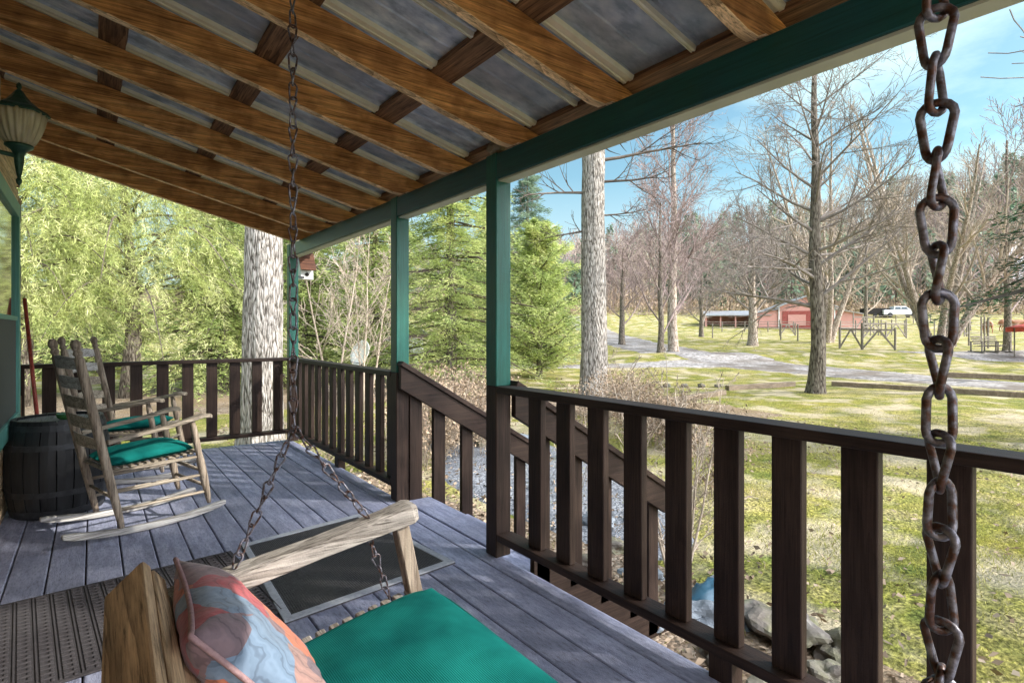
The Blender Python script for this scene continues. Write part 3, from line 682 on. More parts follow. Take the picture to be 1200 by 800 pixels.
def pad(name, m, lx_, ly_, th, seed=0, puff=.03, n=26, pw=5):
    """rounded cushion centred at origin, top domed"""
    vs = []; mb = MB()
    for side in (1, -1):
        for j in range(n+1):
            for i in range(n+1):
                u = -1+2*i/n; v = -1+2*j/n
                e = (1-abs(u)**pw)*(1-abs(v)**pw); e = max(e, 0)**.5
                cx = u*(1-.03*v*v)*lx_/2; cy = v*(1-.03*u*u)*ly_/2
                z = side*(th/2)*e + (puff*e*(1-.5*u*u)*(1-.5*v*v) if side > 0 else 0) + .004*noise.noise(Vector((u*3, v*3, seed)))
                vs.append((cx, cy, z))
    m1 = (n+1)**2
    fs = [(j*(n+1)+i, j*(n+1)+i+1, (j+1)*(n+1)+i+1, (j+1)*(n+1)+i) for j in range(n) for i in range(n)]
    fs += [tuple(m1+q for q in reversed(f)) for f in fs]
    mb.add(vs, fs)
    o = mb.build(name, m, org=(0,0,0), smooth=True)
    bm = bmesh.new(); bm.from_mesh(o.data); bmesh.ops.remove_doubles(bm, verts=bm.verts, dist=.0005); bm.to_mesh(o.data); bm.free()
    return o
rk = rocker(); rk.location = (.22, 4.27, 0); rk.rotation_euler = (0,0,R(14.6))
tag(rk, 'front rocking chair of worn turned wood, nearest the swing, ladder back', 'rocking chair', 'rocking chairs on the porch')
rk2 = copy_tree(rk); rk2.location = (.24, 5.58, 0); rk2.rotation_euler = (0,0,R(-25))
rk2['label'] = 'rear rocking chair partly hidden behind the other, beside the far railing'
def pad_on(loc, rot, label):
    p = pad('seat_cushion', M_green, .47, .44, .05, 1); 
    M4 = Matrix.Translation(loc) @ Matrix.Rotation(rot,4,'Z') @ Matrix.Translation((.03,0,.434)) @ Matrix.Rotation(-.066,4,'Y')
    p.matrix_world = M4; tag(p, label, 'cushion', 'green rocker cushions')
pad_on((.22,4.27,0), R(14.6), 'dark green cushion on the seat of the front rocking chair')
pad_on((.24,5.58,0), R(-25), 'dark green cushion on the seat of the rear rocking chair')

# ------------------------------------------------------------------ mats
def local(cx, cy, rot):
    c, s = math.cos(rot), math.sin(rot)
    return lambda x, y, z: (cx+x*c-y*s, cy+x*s+y*c, z)
rot = R(4.5); f = local(.600, 3.37, rot)      # far right corner; mat extends -x, -y
Lx, Ly = 1.05, .86
mt = thing('rubber_mat', 'dark brown rubber doormat with raised woven pattern', 'doormat', (.1,2.9,0))
Mz = Matrix.Rotation(rot, 3, 'Z')
MB().box(f(-Lx/2,-Ly/2,.006), (Lx,Ly,.006), Mz).build('base', M_matbr, mt, bevel=.001)
mb = MB()
for i in range(17):
    x = -.03-.0615*i
    mb.box(f(x+.010,-Ly/2,.0105), (.006,Ly-.03,.004), Mz)
    for j in range(23):
        y = -.03-.0355*j-(.008 if i % 2 else 0)
        mb.box(f(x-.022,y,.0115), (.040,.010,.006), Mz)
        mb.box(f(x-.036,y-.017,.0105), (.012,.017,.005), Mz); mb.box(f(x-.009,y-.017,.0105), (.010,.017,.005), Mz)
mb.build('tread_pattern', M_matbr, mt, bevel=.0012)
# metal edged scraper mat, slightly skewed
sm = thing('scraper_mat', 'black ribbed scraper mat with pale grey border by the steps', 'doormat', (1.05,2.95,0))
q = [Vector(p) for p in ((.628,2.405,0),(1.500,2.515,0),(1.385,3.545,0),(.662,3.43,0))]
def bil(u, v): return q[0]*(1-u)*(1-v)+q[1]*u*(1-v)+q[2]*u*v+q[3]*(1-u)*v
mb = MB(); mb.add([bil(*uv)+Vector((0,0,z)) for z in (.001,.006) for uv in ((0,0),(1,0),(1,1),(0,1))], [(3,2,1,0),(4,5,6,7),(0,1,5,4),(1,2,6,5),(2,3,7,6),(3,0,4,7)])
mb.build('base', M_matblk, sm)
mb = MB(); e = .045
for (a, b) in (((0,0),(1,0)),((1,0),(1,1)),((1,1),(0,1)),((0,1),(0,0))):
    P = [(a[0],a[1]),(b[0],b[1]),(min(max(b[0],e),1-e),min(max(b[1],e),1-e)),(min(max(a[0],e),1-e),min(max(a[1],e),1-e))]
    mb.add([bil(*p)+Vector((0,0,z)) for z in (.0065,.012) for p in P], [(3,2,1,0),(4,5,6,7),(0,1,5,4),(1,2,6,5),(2,3,7,6),(3,0,4,7)])
mb.build('border', M_matedge, sm, bevel=.002)
mb = MB()
for i in range(74):
    u = e+.006+(1-2*e-.012)*i/73
    mb.beam(bil(u,e+.004)+Vector((0,0,.0085)), bil(u,1-e-.004)+Vector((0,0,.0085)), .0055, .004)
for i in range(24):
    v = e+.02+(1-2*e-.04)*i/23
    mb.beam(bil(e+.004,v)+Vector((0,0,.0072)), bil(1-e-.004,v)+Vector((0,0,.0072)), .004, .002)
mb.build('ribs', M_matblk, sm)

# ------------------------------------------------------------------ porch swing
PHI, TAU = R(-1.5), R(10)
SO = Vector((.775, 1.50, .425))
RZ = Matrix.Rotation(PHI, 3, 'Z')
def S(x, y, z):
    return SO + RZ @ Vector((x*math.cos(TAU)-z*math.sin(TAU), y, x*math.sin(TAU)+z*math.cos(TAU)))
SM = RZ @ Matrix.Rotation(-TAU, 3, 'Y')
sw = thing('porch_swing', 'weathered wooden bench swing hung on rusty chains', 'swing', (.55,.85,.35))
SLEN = 1.42
mb = MB()
for i in range(13):
    mb.box(S(-.015-.038*i, -SLEN/2+.01, -.009), (.026, SLEN+.10, .018), SM)
mb.build('seat', M_swingy, sw, bevel=.003)
mb = MB()
for y in (-.05, -SLEN/2, -SLEN+.05): mb.box(S(-.24, y, -.048), (.52,.04,.058), SM)
mb.box(S(.012,-SLEN/2,-.045),(.03,SLEN,.06),SM)
mb.build('seat_frame', M_swingy, sw, bevel=.003)
bd = Vector((-.478, 0, .878))            # back line in local coords
def Bk(k, y, o=0): # k metres up the back line, o offset to the front
    return S(-.455+bd.x*k+.878*o, y, .0+bd.z*k+.478*o)
ang = math.atan2(.478, .878)
BM = SM @ Matrix.Rotation(-ang, 3, 'Y')
mb = MB()
for k in (.05,.13,.21,.29): mb.box(Bk(k, -SLEN/2, 0), (.016, SLEN-.01, .055), BM)
mb.build('backrest', M_back, sw, bevel=.003)
mb = MB()
mb.box(Bk(.392, -SLEN/2-.0, -.026), (.098, SLEN+.03, .026), BM @ Matrix.Rotation(R(-4),3,'Y'))
mb.build('back_cap', M_back, sw, bevel=.006, seg=2)
MB().box(Bk(.36, -SLEN/2, .016), (.018, SLEN, .04), BM).build('back_rail', M_back, sw, bevel=.003)
for y in (.045, -SLEN-.045):
    # arm: rough hewn plank
    mb = MB(); vs = []
    A = [(-.62,.048,.016),(-.58,.046,.026),(-.42,.040,.024),(-.25,.037,.022),(-.05,.042,.024),(.02,.047,.026),(.04,.038,.022)]
    for x, w, hh in A:
        for dy, dz in ((-w,-hh),(w,-hh),(w,hh*.8),(w*.7,hh),(-w*.7,hh),(-w,hh*.8)):
            vs.append(S(x, y+dy+.004*math.sin(x*30), .235+dz))
    m_ = len(A); fs = [(i*6+j, i*6+(j+1)%6, (i+1)*6+(j+1)%6, (i+1)*6+j) for i in range(m_-1) for j in range(6)]+[tuple(range(5,-1,-1)),tuple((m_-1)*6+j for j in range(6))]
    mb.add(vs, fs); mb.build('armrest', M_swing, sw, bevel=.003)
    MB().beam(S(-.01, y, .212), S(.0, y, -.06), .045, .040, up=(1,0,0)).build('arm_post', M_swingz, sw, bevel=.003)

def link(mb, c, d, side, L, w, r, n=7, taper=0, tw=0):
    """stadium link centred c, long axis d, width axis side"""
    pts = []; hl = L/2-w/2+ r*0
    K = 8 if n > 8 else 7
    for k in range(K): a = -PI/2+PI*k/(K-1); pts.append((hl+math.cos(a)*w/2, math.sin(a)*w/2*(1-taper)))
    for k in range(K): a = PI/2+PI*k/(K-1); pts.append((-hl+math.cos(a)*w/2, math.sin(a)*w/2*(1+taper)))
    nrm = d.cross(side); hh_ = hl+w/2
    P = [c+d*a+(side*math.cos(tw*a/hh_)+nrm*math.sin(tw*a/hh_))*b for a, b in pts]; m = len(P); vs = []
    for i in range(m):
        t = (P[(i+1)%m]-P[i-1]).normalized(); u = t.cross(nrm).normalized()
        for k in range(n):
            a = 2*PI*k/n; vs.append(P[i]+(u*math.cos(a)+nrm*math.sin(a))*r)
    mb.add(vs, [(i*n+k, i*n+(k+1)%n, ((i+1)%m)*n+(k+1)%n, ((i+1)%m)*n+k) for i in range(m) for k in range(n)])
def chain(p0, p1, parent, pitch=.045, w=.029, r=.0042, twist=R(78), a0=.3, n=7, sag=0, wig=.12, seed=0):
    rd = random.Random(seed)
    p0, p1 = Vector(p0), Vector(p1); L = (p1-p0).length; N_ = max(1, round(L/pitch)); d = (p1-p0)/L; pt = L/N_
    s0 = d.cross(Vector((.2,.9,.1))).normalized(); mb = MB(); a = a0
    for i in range(N_):
        c = p0+d*(pt*(i+.5)); 
        side = Matrix.Rotation(a, 3, d) @ s0
        dd = (d + side*rd.uniform(-wig,wig)*.6).normalized(); side2 = (side-dd*side.dot(dd)).normalized()
        link(mb, c, dd, side2, pt+2.6*r, w, r*rd.uniform(.93,1.05), n, taper=.2*rd.uniform(.4,1.3), tw=R(24))
        a += twist+rd.uniform(-.2,.2)
    mb.build('chain', M_chain, parent, smooth=True)
# far side
CK = dict(w=.019, r=.0027, pitch=.037)
top = Vector((.415,1.515,2.36)); mid = Vector((.42,1.525,.945))
fa = S(-.10,.045,.26); ra = S(-.455,.045,.26)
chain(top, mid, sw, a0=.2, seed=1, **CK)
chain(top+Vector((.012,-.006,0)), Vector((.427,1.507,2.10)), sw, a0=1, seed=2, **CK)
chain(mid, fa, sw, a0=.5, seed=3, **CK); chain(mid, ra, sw, a0=1.2, seed=4, **CK)
chain(fa-Vector((0,0,.045)), S(-.07,.06,-.04), sw, a0=.5, seed=5, **CK); chain(ra-Vector((0,0,.045)), S(-.43,.06,-.04), sw, a0=.1, seed=6, **CK)
# near side
ntop = Vector((.612,.190,2.36)); nmid = Vector((.632,.184,.84))
chain(ntop, nmid, sw, pitch=.044, w=.0235, r=.0037, a0=.6, twist=R(86), n=12, seed=11, wig=.06)
fa2 = S(-.10,-SLEN-.045,.26); ra2 = S(-.455,-SLEN-.045,.26)
chain(nmid+Vector((.004,.003,.03)), fa2, sw, a0=.5, seed=12, n=10, w=.0235, r=.0037); chain(nmid+Vector((-.004,.0,.03)), ra2, sw, a0=1.2, seed=13, n=10, w=.0235, r=.0037)
for p in (top, ntop):
    mb = MB(); link(mb, p+Vector((0,0,.02)), Vector((0,0,1)), Vector((1,0,0)), .05, .035, .005); mb.build('eye_bolt', M_chain, sw, smooth=True)

# seat pad on the swing
sp = pad('bench_cushion', M_green, .475, 1.36, .075, 4, puff=.038, n=60, pw=4)
pts_ = []
for k in range(161):
    a_ = 2*PI*k/160; ca, sa = math.cos(a_), math.sin(a_)
    pts_.append((.236*abs(ca)**.28*(1 if ca > 0 else -1), .678*abs(sa)**.16*(1 if sa > 0 else -1), .0))
M_pg = mat('green_piping', [(.3,(.002,.08,.07)),(.7,(.005,.14,.12))], scale=90, rough=.85, bump=.2)
MB().tube(pts_, .005, 8, cap=False).build('piping', M_pg, sp, smooth=True)
sp.matrix_world = Matrix.Translation(S(-.215,-.035-.68,.034)) @ SM.to_4x4()
tag(sp, 'long dark green bench cushion lying on the swing seat', 'cushion')
# pillow
def pillow():
    n = 30; a = .43; th = .14; mb = MB(); vs = []
    for side in (1, -1):
        for j in range(n+1):
            for i in range(n+1):
                u = -1+2*i/n; v = -1+2*j/n
                e = max((1-u**4)*(1-v**4), 0)**.55
                k = 1-.09*(1-abs(v)**2)*abs(u)**3; k2 = 1-.09*(1-abs(u)**2)*abs(v)**3
                wr = .008*noise.noise(Vector((u*2.5,v*2.5,side)))*e + .004*noise.noise(Vector((u*7,v*7,side)))*e
                vs.append((side*th/2*e+wr, u*k*a/2, v*k2*a/2))
    m1 = (n+1)**2; fs = [(j*(n+1)+i, j*(n+1)+i+1, (j+1)*(n+1)+i+1, (j+1)*(n+1)+i) for j in range(n) for i in range(n)]
    fs += [tuple(m1+q_ for q_ in reversed(f_)) for f_ in fs]; mb.add(vs, fs)
    o = mb.build('throw_pillow', M_pillow, org=(0,0,0), smooth=True)
    bm = bmesh.new(); bm.from_mesh(o.data); bmesh.ops.remove_doubles(bm, verts=bm.verts, dist=.0005); bmesh.ops.recalc_face_normals(bm, faces=bm.faces); bm.to_mesh(o.data); bm.free()
    pts = []
    for s_ in range(4):
        for i in range(n):
            q_ = -1+2*i/n
            u, v = ((q_,-1),(1,q_),(-q_,1),(-1,-q_))[s_]
            k = 1-.09*(1-abs(v)**2)*abs(u)**3; k2 = 1-.09*(1-abs(u)**2)*abs(v)**3
            pts.append((0, u*k*a/2*1.006, v*k2*a/2*1.006))
    pts.append(pts[0]); mp_ = MB().tube(pts, .0055, 8, cap=False)
    mp_.build('piping', M_pipe, o, smooth=True)
    return o
pl = pillow()
pl.matrix_world = Matrix.Translation(Bk(.145, -.195, .062)) @ (BM @ Matrix.Rotation(R(-2),3,'X')).to_4x4()
tag(pl, 'patchwork floral throw pillow in rust, mauve and pale blue', 'pillow')

# ------------------------------------------------------------------ tree generators
def rvec(rd): return Vector((rd.gauss(0,1), rd.gauss(0,1), rd.gauss(0,1))).normalized()
def grow(mb, rd, p, d, L, r, lvl, maxl, up=.12, kids=(7,5,4,3), spread=(.9,.8,.8,.8), shrink=(.5,.5,.5,.5), wob=.16, minr=.004, nseg=4, start=.25):
    pts = [p.copy()]; ds = [d.copy()]
    for i in range(nseg):
        d = (d + rvec(rd)*wob + Vector((0,0,up))).normalized(); p = p+d*(L/nseg); pts.append(p.copy()); ds.append(d.copy())
    rr = [max(minr, r*(1-.72*i/nseg)) for i in range(nseg+1)]
    mb.tube(pts, rr, 7 if r > .08 else 5 if r > .03 else 3, cap=False)
    if lvl >= maxl: return
    nk = kids[min(lvl, len(kids)-1)]; sp_ = spread[min(lvl, len(spread)-1)]; sh = shrink[min(lvl, len(shrink)-1)]
    for k in range(nk):
        t = start+(1-start)*(k+rd.random()*.8)/nk; t = min(t, .999); f_ = t*nseg; i = int(f_); w = f_-i
        q0 = pts[i].lerp(pts[i+1], w); dd = ds[i]
        side = dd.cross(rvec(rd)); side.normalize()
        a = sp_*rd.uniform(.6, 1.25)
        nd = (dd*math.cos(a)+side*math.sin(a)).normalized()
        grow(mb, rd, q0, nd, L*sh*rd.uniform(.7,1.25)*(1.15-.45*t), rr[i]*.58, lvl+1, maxl, up, kids, spread, shrink, wob, minr, 3 if lvl > 0 else 4, .15)

def trunk_mesh(base, h, r0, r1, lean=(0,0), n=26, rings=70, seed=0, ridge=.06, flare=.35):
    mb = MB(); vs = []
    for i in range(rings+1):
        t = i/rings; z = h*t
        r = r0+(r1-r0)*t + r0*flare*math.exp(-z/.35)
        cx = lean[0]*t+.04*noise.noise(Vector((t*3, seed, 0)))*3; cy = lean[1]*t+.04*noise.noise(Vector((t*3, seed, 7)))*3
        for k in range(n):
            a = 2*PI*k/n
            q_ = noise.noise(Vector((math.cos(a)*4.5, math.sin(a)*4.5, z*.8+seed))) + .8*noise.noise(Vector((math.cos(a)*9, math.sin(a)*9, z*2.2+seed)))
            rr = r*(1+ridge*q_*1.5+(.12*math.cos(a*5+seed)*math.exp(-z/.3)))
            vs.append((base[0]+cx+rr*math.cos(a), base[1]+cy+rr*math.sin(a), base[2]-.15+z))
    mb.add(vs, [(i*n+k, i*n+(k+1)%n, (i+1)*n+(k+1)%n, (i+1)*n+k) for i in range(rings) for k in range(n)])
    axis = lambda t: Vector((base[0]+lean[0]*t, base[1]+lean[1]*t, base[2]-.15+h*t))
    return mb, axis

def bare_tree(name, label, base, h, r, seed, mbark, mtwig, nb=16, b0=.3, L=.32, up=.10, kids=(7,5,4), spread=(.8,.75,.7), maxl=4, group='bare deciduous trees',
              lean=(0,0), minr=.006, ang=(.9,1.3), wob=.16, rt=.25, dirs=None, cat='tree', detail=26):
    rd = random.Random(seed)
    t = thing(name, label, cat, base, group)
    mb, axf = trunk_mesh(base, h, r, r*rt, lean, n=detail, rings=max(12, int(h*4)), seed=seed)
    mb.build('trunk', mbark, t, smooth=True)
    mb = MB()
    for i in range(nb):
        k = b0+(1-b0)*(i+rd.random()*.7)/nb; k = min(k, .995)
        a = i*2.4+rd.uniform(-.5,.5); el = rd.uniform(*ang)*(1-.45*k)
        d = Vector((math.cos(a)*math.sin(el), math.sin(a)*math.sin(el), math.cos(el)))
        rk_ = r*(1-(1-rt)*k)*.36
        grow(mb, rd, axf(k), d, h*L*(1.2-.6*k)*rd.uniform(.75,1.2), rk_, 0, maxl-1, up, kids, spread, (.55,.55,.5), wob, minr)
    if dirs:
        for (k, d, l, rr) in dirs: grow(mb, rd, axf(k), Vector(d).normalized(), l, rr, 0, maxl-1, up, kids, spread, (.5,.5,.5), wob, minr)
    mb.build('crown', mtwig, t, smooth=True, normals=False)
    return t
def multi_stem(name, label, base, stems, seed, mbark, mtwig, h, r, spread_a, kids=(9,5,3), L=None, group=None, minr=.006, cat='tree', up=.10):
    rd = random.Random(seed); t = thing(name, label, cat, base, group)
    mt_, mc = MB(), MB()
    for i in range(stems):
        a = 2*PI*i/stems+rd.uniform(-.4,.4); el = spread_a*rd.uniform(.5,1.15)
        d = Vector((math.cos(a)*math.sin(el), math.sin(a)*math.sin(el), math.cos(el)))
        p = Vector(base)+Vector((math.cos(a)*r*1.1, math.sin(a)*r*1.1, -.1)); hh = h*rd.uniform(.75,1.1)
        pts = [p.copy()]; ds = [d.copy()]
        for k in range(7):
            d = (d+rvec(rd)*.06+Vector((0,0,.035))).normalized(); p = p+d*hh/7; pts.append(p.copy()); ds.append(d.copy())
        rr = [r*(1-.86*k/7)*(1.25 if k == 0 else 1) for k in range(8)]
        mt_.tube(pts, rr, 10, cap=False)
        nb = kids[0]*2
        for j in range(nb):
            tt = .22+.76*(j+rd.random())/nb; tt = min(tt, .99); ff = tt*7; k = int(ff); q0 = pts[k].lerp(pts[k+1], ff-k)
            side = ds[k].cross(rvec(rd)).normalized(); el2 = rd.uniform(.35,.95)
            grow(mc, rd, q0, (ds[k]*math.cos(el2)+side*math.sin(el2)).normalized(), hh*.28*(1.25-tt)*rd.uniform(.7,1.3), rr[k]*.45, 1, 3, up, kids, (.7,.7,.7), (.55,.55,.5), .14, minr)
    mt_.build('trunk', mbark, t, smooth=True); mc.build('crown', mtwig, t, smooth=True, normals=False)
    return t

class Cards:
    """many small leaf-shaped faces, numpy"""
    def __init__(s): s.v = []; 
    def add(s, P, D, L, Wd, rd):
        # P,D: (n,3) positions and directions
        n = len(P); r_ = rd.normal(size=(n,3)); side = np.cross(D, r_); side /= np.linalg.norm(side, axis=1, keepdims=True)+1e-9
        L = L[:,None]; Wd = Wd[:,None]
        q0 = P-side*Wd*.25; q1 = P+D*L*.45-side*Wd*.5; q2 = P+D*L; q3 = P+D*L*.5+side*Wd*.5
        s.v.append(np.stack([q0,q1,q2,q3], 1).reshape(-1,3))
    def build(s, name, m, parent, **k):
        V = np.concatenate(s.v); n = len(V)//4
        me = bpy.data.meshes.new(name); o0 = np.array(ORG[parent.name]) if parent else np.zeros(3)
        me.vertices.add(len(V)); me.vertices.foreach_set('co', (V-o0).astype(np.float32).ravel())
        me.loops.add(n*4); me.loops.foreach_set('vertex_index', np.arange(n*4, dtype=np.int32))
        me.polygons.add(n); me.polygons.foreach_set('loop_start', np.arange(0, n*4, 4, dtype=np.int32))
        me.materials.append(m); me.update(calc_edges=True); me.validate()
        o = bpy.data.objects.new(name, me); C.objects.link(o)
        if parent: o.parent = parent
        ORG[o.name] = Vector(o0)
        return tag(o, **k)
def nrm(a): return a/(np.linalg.norm(a, axis=1, keepdims=True)+1e-9)

def conifer(name, label, base, h, rad, seed, mleaf, nb=150, leaf=(.22,.035), droop=.25, b0=.05, group=None, per=14, steps=13, gap=0, power=.8, mbark=None, top=1.0, flat=.35, cat='tree', hang=.15, lift=.0, rag=.15):
    rd = np.random.default_rng(seed); t = thing(name, label, cat, base, group)
    MB().tube([Vector(base)+Vector((0,0,-.2+h*k)) for k in (0,.25,.5,.75,1)], [h*.022,h*.017,h*.012,h*.007,.01], 9).build('trunk', mbark or M_bark2, t, smooth=True)
    cards = Cards(); br = MB(); base = np.array(base, float)
    for i in range(nb):
        k = b0+(1-b0)*((i+rd.random())/nb)**1.0
        L = rad*((1-k)**power*.98+.03)*rd.uniform(1-rag-.15,1.15)
        if k < .15: L *= .75+k*1.6
        a = i*2.399+rd.uniform(-.3,.3); z = h*k
        d = np.array([math.cos(a), math.sin(a), 0]); p0 = base+np.array([0,0,z])
        ts = np.linspace(.12, 1, steps)
        rise = lift*L
        pts = p0+np.outer(ts, d)*L + np.stack([0*ts,0*ts, rise*ts-droop*L*ts**2+.05*L*np.sin(ts*5+i)], 1)
        br.tube([Vector(p0), Vector(pts[steps//2]), Vector(pts[-1])], [.02*L+.004,.012*L+.003,.003], 3, cap=False)
        side = np.array([-d[1], d[0], 0])
        for s_ in range(steps):
            m = per; tt = ts[s_]; ww = L*.30*(1-tt*.75)+.06
            off = rd.normal(size=(m,1))*ww*.55
            P = pts[s_]+side*off+rd.normal(size=(m,3))*np.array([.04,.04,.05])*(1+L*.3)-np.array([0,0,1])*np.abs(off)*.25
            D = nrm(d*rd.uniform(.3,1.1,size=(m,1))+side*np.sign(off)*rd.uniform(.1,.9,size=(m,1))+rd.normal(size=(m,3))*.35*np.array([1,1,flat+.4])-np.array([0,0,hang])*rd.uniform(0,2,size=(m,1)))
            cards.add(P, D, leaf[0]*rd.uniform(.5,1.3,m), leaf[1]*rd.uniform(.6,1.4,m), rd)
    cards.build('crown', mleaf, t)
    br.build('branches', M_twigd, t, normals=False)
    return t

def weeping(name, label, base, h, rad, seed, mleaf, nst=650, group=None, leaf=(.13,.022)):
    rd = np.random.default_rng(seed); t = thing(name, label, 'tree', base, group)
    MB().tube([Vector(base)+Vector((.15*math.sin(k*5),.1*k,-.2+h*k*.85)) for k in (0,.25,.5,.75,1)], [h*.03,h*.024,h*.017,h*.01,.02], 10).build('trunk', M_bark2, t, smooth=True)
    cards = Cards(); br = MB(); base = np.array(base, float); nbr = 46
    ends = []
    for i in range(nbr):
        a = i*2.399; k = .3+.7*(i/nbr); el = rd.uniform(.25,1.1)
        L = rad*rd.uniform(.55,1.1)*(1.15-.5*k)
        p0 = base+np.array([0,0,h*k*.8]); d = np.array([math.cos(a), math.sin(a), 0]); ts = np.linspace(0,1,9)
        pts = p0+np.outer(ts, d)*L+np.stack([0*ts,0*ts,L*el*ts-L*(.55+el*.55)*ts**2.2],1)
        br.tube([Vector(p) for p in pts], list(np.linspace(.05,.006,9)), 4, cap=False); ends.append((pts,d,L))
    for i in range(nst):
        pts, d, L = ends[i % nbr]; s_ = rd.uniform(.2,1)*8; j = min(int(s_),7); p = pts[j]+(pts[j+1]-pts[j])*(s_-j)
        side = np.array([-d[1],d[0],0]); p = p+side*rd.normal()*L*.16+np.array([0,0,rd.normal()*.1])
        ln = rd.uniform(.35,1.15); m = int(ln*34); tt = np.linspace(0,1,m); out = (d*.75+side*rd.normal()*.35)*rd.uniform(.3,1.5)
        P = p+np.outer(tt, out)*ln*.8-np.outer(tt**1.25, [0,0,ln]); P += rd.normal(size=P.shape)*.02
        ok = P[:,2] > base[2]+.15; P = P[ok]; m = len(P)
        if m < 2: continue
        D = nrm(np.array([0,0,-.55])+out*.8+rd.normal(size=(m,3))*.55)
        cards.add(P, D, leaf[0]*rd.uniform(.6,1.5,m), leaf[1]*rd.uniform(.6,1.4,m), rd)
        P2 = P+rd.normal(size=P.shape)*.05; cards.add(P2, D, leaf[0]*rd.uniform(.6,1.5,m), leaf[1]*rd.uniform(.6,1.4,m), rd)
    cards.build('crown', mleaf, t); br.build('branches', M_twigd, t, normals=False)
    return t

# ------------------------------------------------------------------ trees
# left trunk rising behind the far railing
bare_tree('hardwood_tree', 'big pale furrowed trunk behind the far corner of the railing', B(308,9.6), 13, .335, 11, M_bark, M_twig, nb=10, b0=.52, L=.3, maxl=3, detail=60, rt=.55, group=None)
bare_tree('hardwood_tree', 'thick straight furrowed trunk standing alone just right of the stair posts', B(695,17.2), 16, .40, 12, M_bark, M_twigd, nb=15, b0=.46, L=.22, maxl=3, detail=56, rt=.62, group=None,
          dirs=[(.40,(-.75,.5,-.05),2.2,.05),(.47,(-.7,.6,.12),2.6,.06),(.33,(-.8,.55,-.1),1.5,.04),(.46,(.8,-.5,.1),3.2,.06),(.42,(.8,-.6,.05),2.4,.05),(.36,(.6,-.7,-.1),1.6,.035)])
bare_tree('lawn_tree', 'slim branching bare tree on the lawn in front of the barn and driveway', B(956,18.4), 11.5, .255, 21, M_bark2, M_twig, nb=30, b0=.22, L=.27, rt=.2, detail=36, ang=(1.0,1.5), up=.03, kids=(7,6,4,3), minr=.005,
          dirs=[(.40,(.9,-.35,.15),3.4,.05),(.36,(-.8,.5,.0),3.2,.045),(.50,(.7,-.6,.35),3.2,.045)])
bare_tree('tall_tree', 'tall upright bare tree with rosy twigs left of the barn, pale tan trunk', B(789,38), 19, .34, 31, M_barkt, M_twigp, nb=26, b0=.14, L=.22, rt=.15, up=.10, kids=(8,6,4,3), minr=.009, ang=(.7,1.1))
bare_tree('tall_tree', 'small low forking bare tree just in front of the tall tan trunk', B(774,33.5), 9, .19, 32, M_bark2, M_twigp, nb=13, b0=.10, L=.42, rt=.2, up=.14, kids=(7,6,4,3), minr=.009, ang=(.7,1.0))
bare_tree('spreading_tree', 'short stout bare tree with spreading limbs left of the red barn', B(882,45), 8.5, .38, 33, M_barkt, M_twig, nb=14, b0=.25, L=.58, rt=.25, up=.12, kids=(7,6,4,3), minr=.011, ang=(.8,1.2))
bare_tree('spreading_tree', 'small bare tree right of the thick trunk beyond the gravel track', B(729,46), 7.5, .26, 34, M_bark2, M_twigp, nb=11, b0=.2, L=.5, rt=.25, up=.12, kids=(7,5,4), minr=.014)
multi_stem('river_birch', 'multi stemmed pale bare birch behind the near chain', B(1100,36), 7, 41, M_barkt, M_twigt, 17, .24, .55, kids=(8,5,4), minr=.010)
multi_stem('river_birch', 'multi stemmed pale bare birch directly behind the lawn tree', B(968,49), 5, 42, M_barkt, M_twigt, 17, .26, .32, kids=(8,5,4), minr=.014)
for i, (px, d, h_, lab) in enumerate(((1180,40,15,'bare tree at right edge beyond the red canopy'),(822,58,8,'low bare tree beside the paddock rails'),
                                      (1015,70,14,'bare tree rising behind the right end of the barn'),(1135,74,17,'bare tree on slope right of the white pickup'))):
    bare_tree('distant_tree', lab, B(px,d), h_, .25, 50+i, M_bark2, (M_twigp, M_twig, M_twigt)[i%3], nb=18, b0=.15, L=.36, kids=(6,5,3), minr=.016, detail=10, group=None, maxl=3)

for i, (u, d, h_) in enumerate(((13.5,9,15),(22,17,15),(25,22,14),(33,27,16),(20,9.5,12),(36,33,15))):
    bare_tree('yard_tree', ['bare yard tree nearest the porch beyond the right end of view','bare yard tree second out past the right end of view','bare yard tree beside the drive beyond the right of view','bare tree over the drive far right of view','bare yard tree standing close to the pine right of the porch','bare tree past the canopy right of view'][i], G(u,d), h_, .28, 160+i, M_bark2, M_twig, nb=18, b0=.2, L=.36, kids=(7,5,4), maxl=3, minr=.012, detail=14, group=None)
# evergreens
weeping('weeping_evergreen', 'broad yellow green weeping tree filling the view left of the trunk', B(150,17), 9.6, 5.2, 61, M_willow, nst=2600, leaf=(.15,.013))
weeping('weeping_evergreen', 'feathery weeping tree beside the cabin corner', B(20,15), 8.6, 3.9, 62, M_willow, nst=1500, leaf=(.15,.013))
conifer('hemlock', 'dense evergreen behind the big pale trunk', B(262,19), 8.3, 4.0, 71, M_hemlock, nb=140, leaf=(0.176,0.030), per=31, droop=.35, rag=.4)
conifer('hemlock', 'wide light green evergreen left of the corner post', B(355,22), 9.0, 3.9, 72, M_hemlock, nb=140, leaf=(0.192,0.031), per=31, droop=.3, rag=.4)
conifer('cedar', 'tall green conifer seen between corner post and far stair post', B(440,25), 11.5, 4.6, 73, M_cedar, nb=150, leaf=(0.208,0.034), per=31, droop=.25, rag=.5)
conifer('cedar', 'tall dense conifer seen in the gap above the stairs', B(528,21), 12.5, 4.2, 74, M_cedar, nb=165, leaf=(0.176,0.029), per=34, droop=.2, rag=.5, power=.65)
conifer('cedar', 'bushy lit green conifer right of the near green post', B(632,24), 6.6, 3.1, 75, M_cedar, nb=125, leaf=(0.192,0.029), per=31, droop=-.05, lift=.35, power=.6, rag=.5)
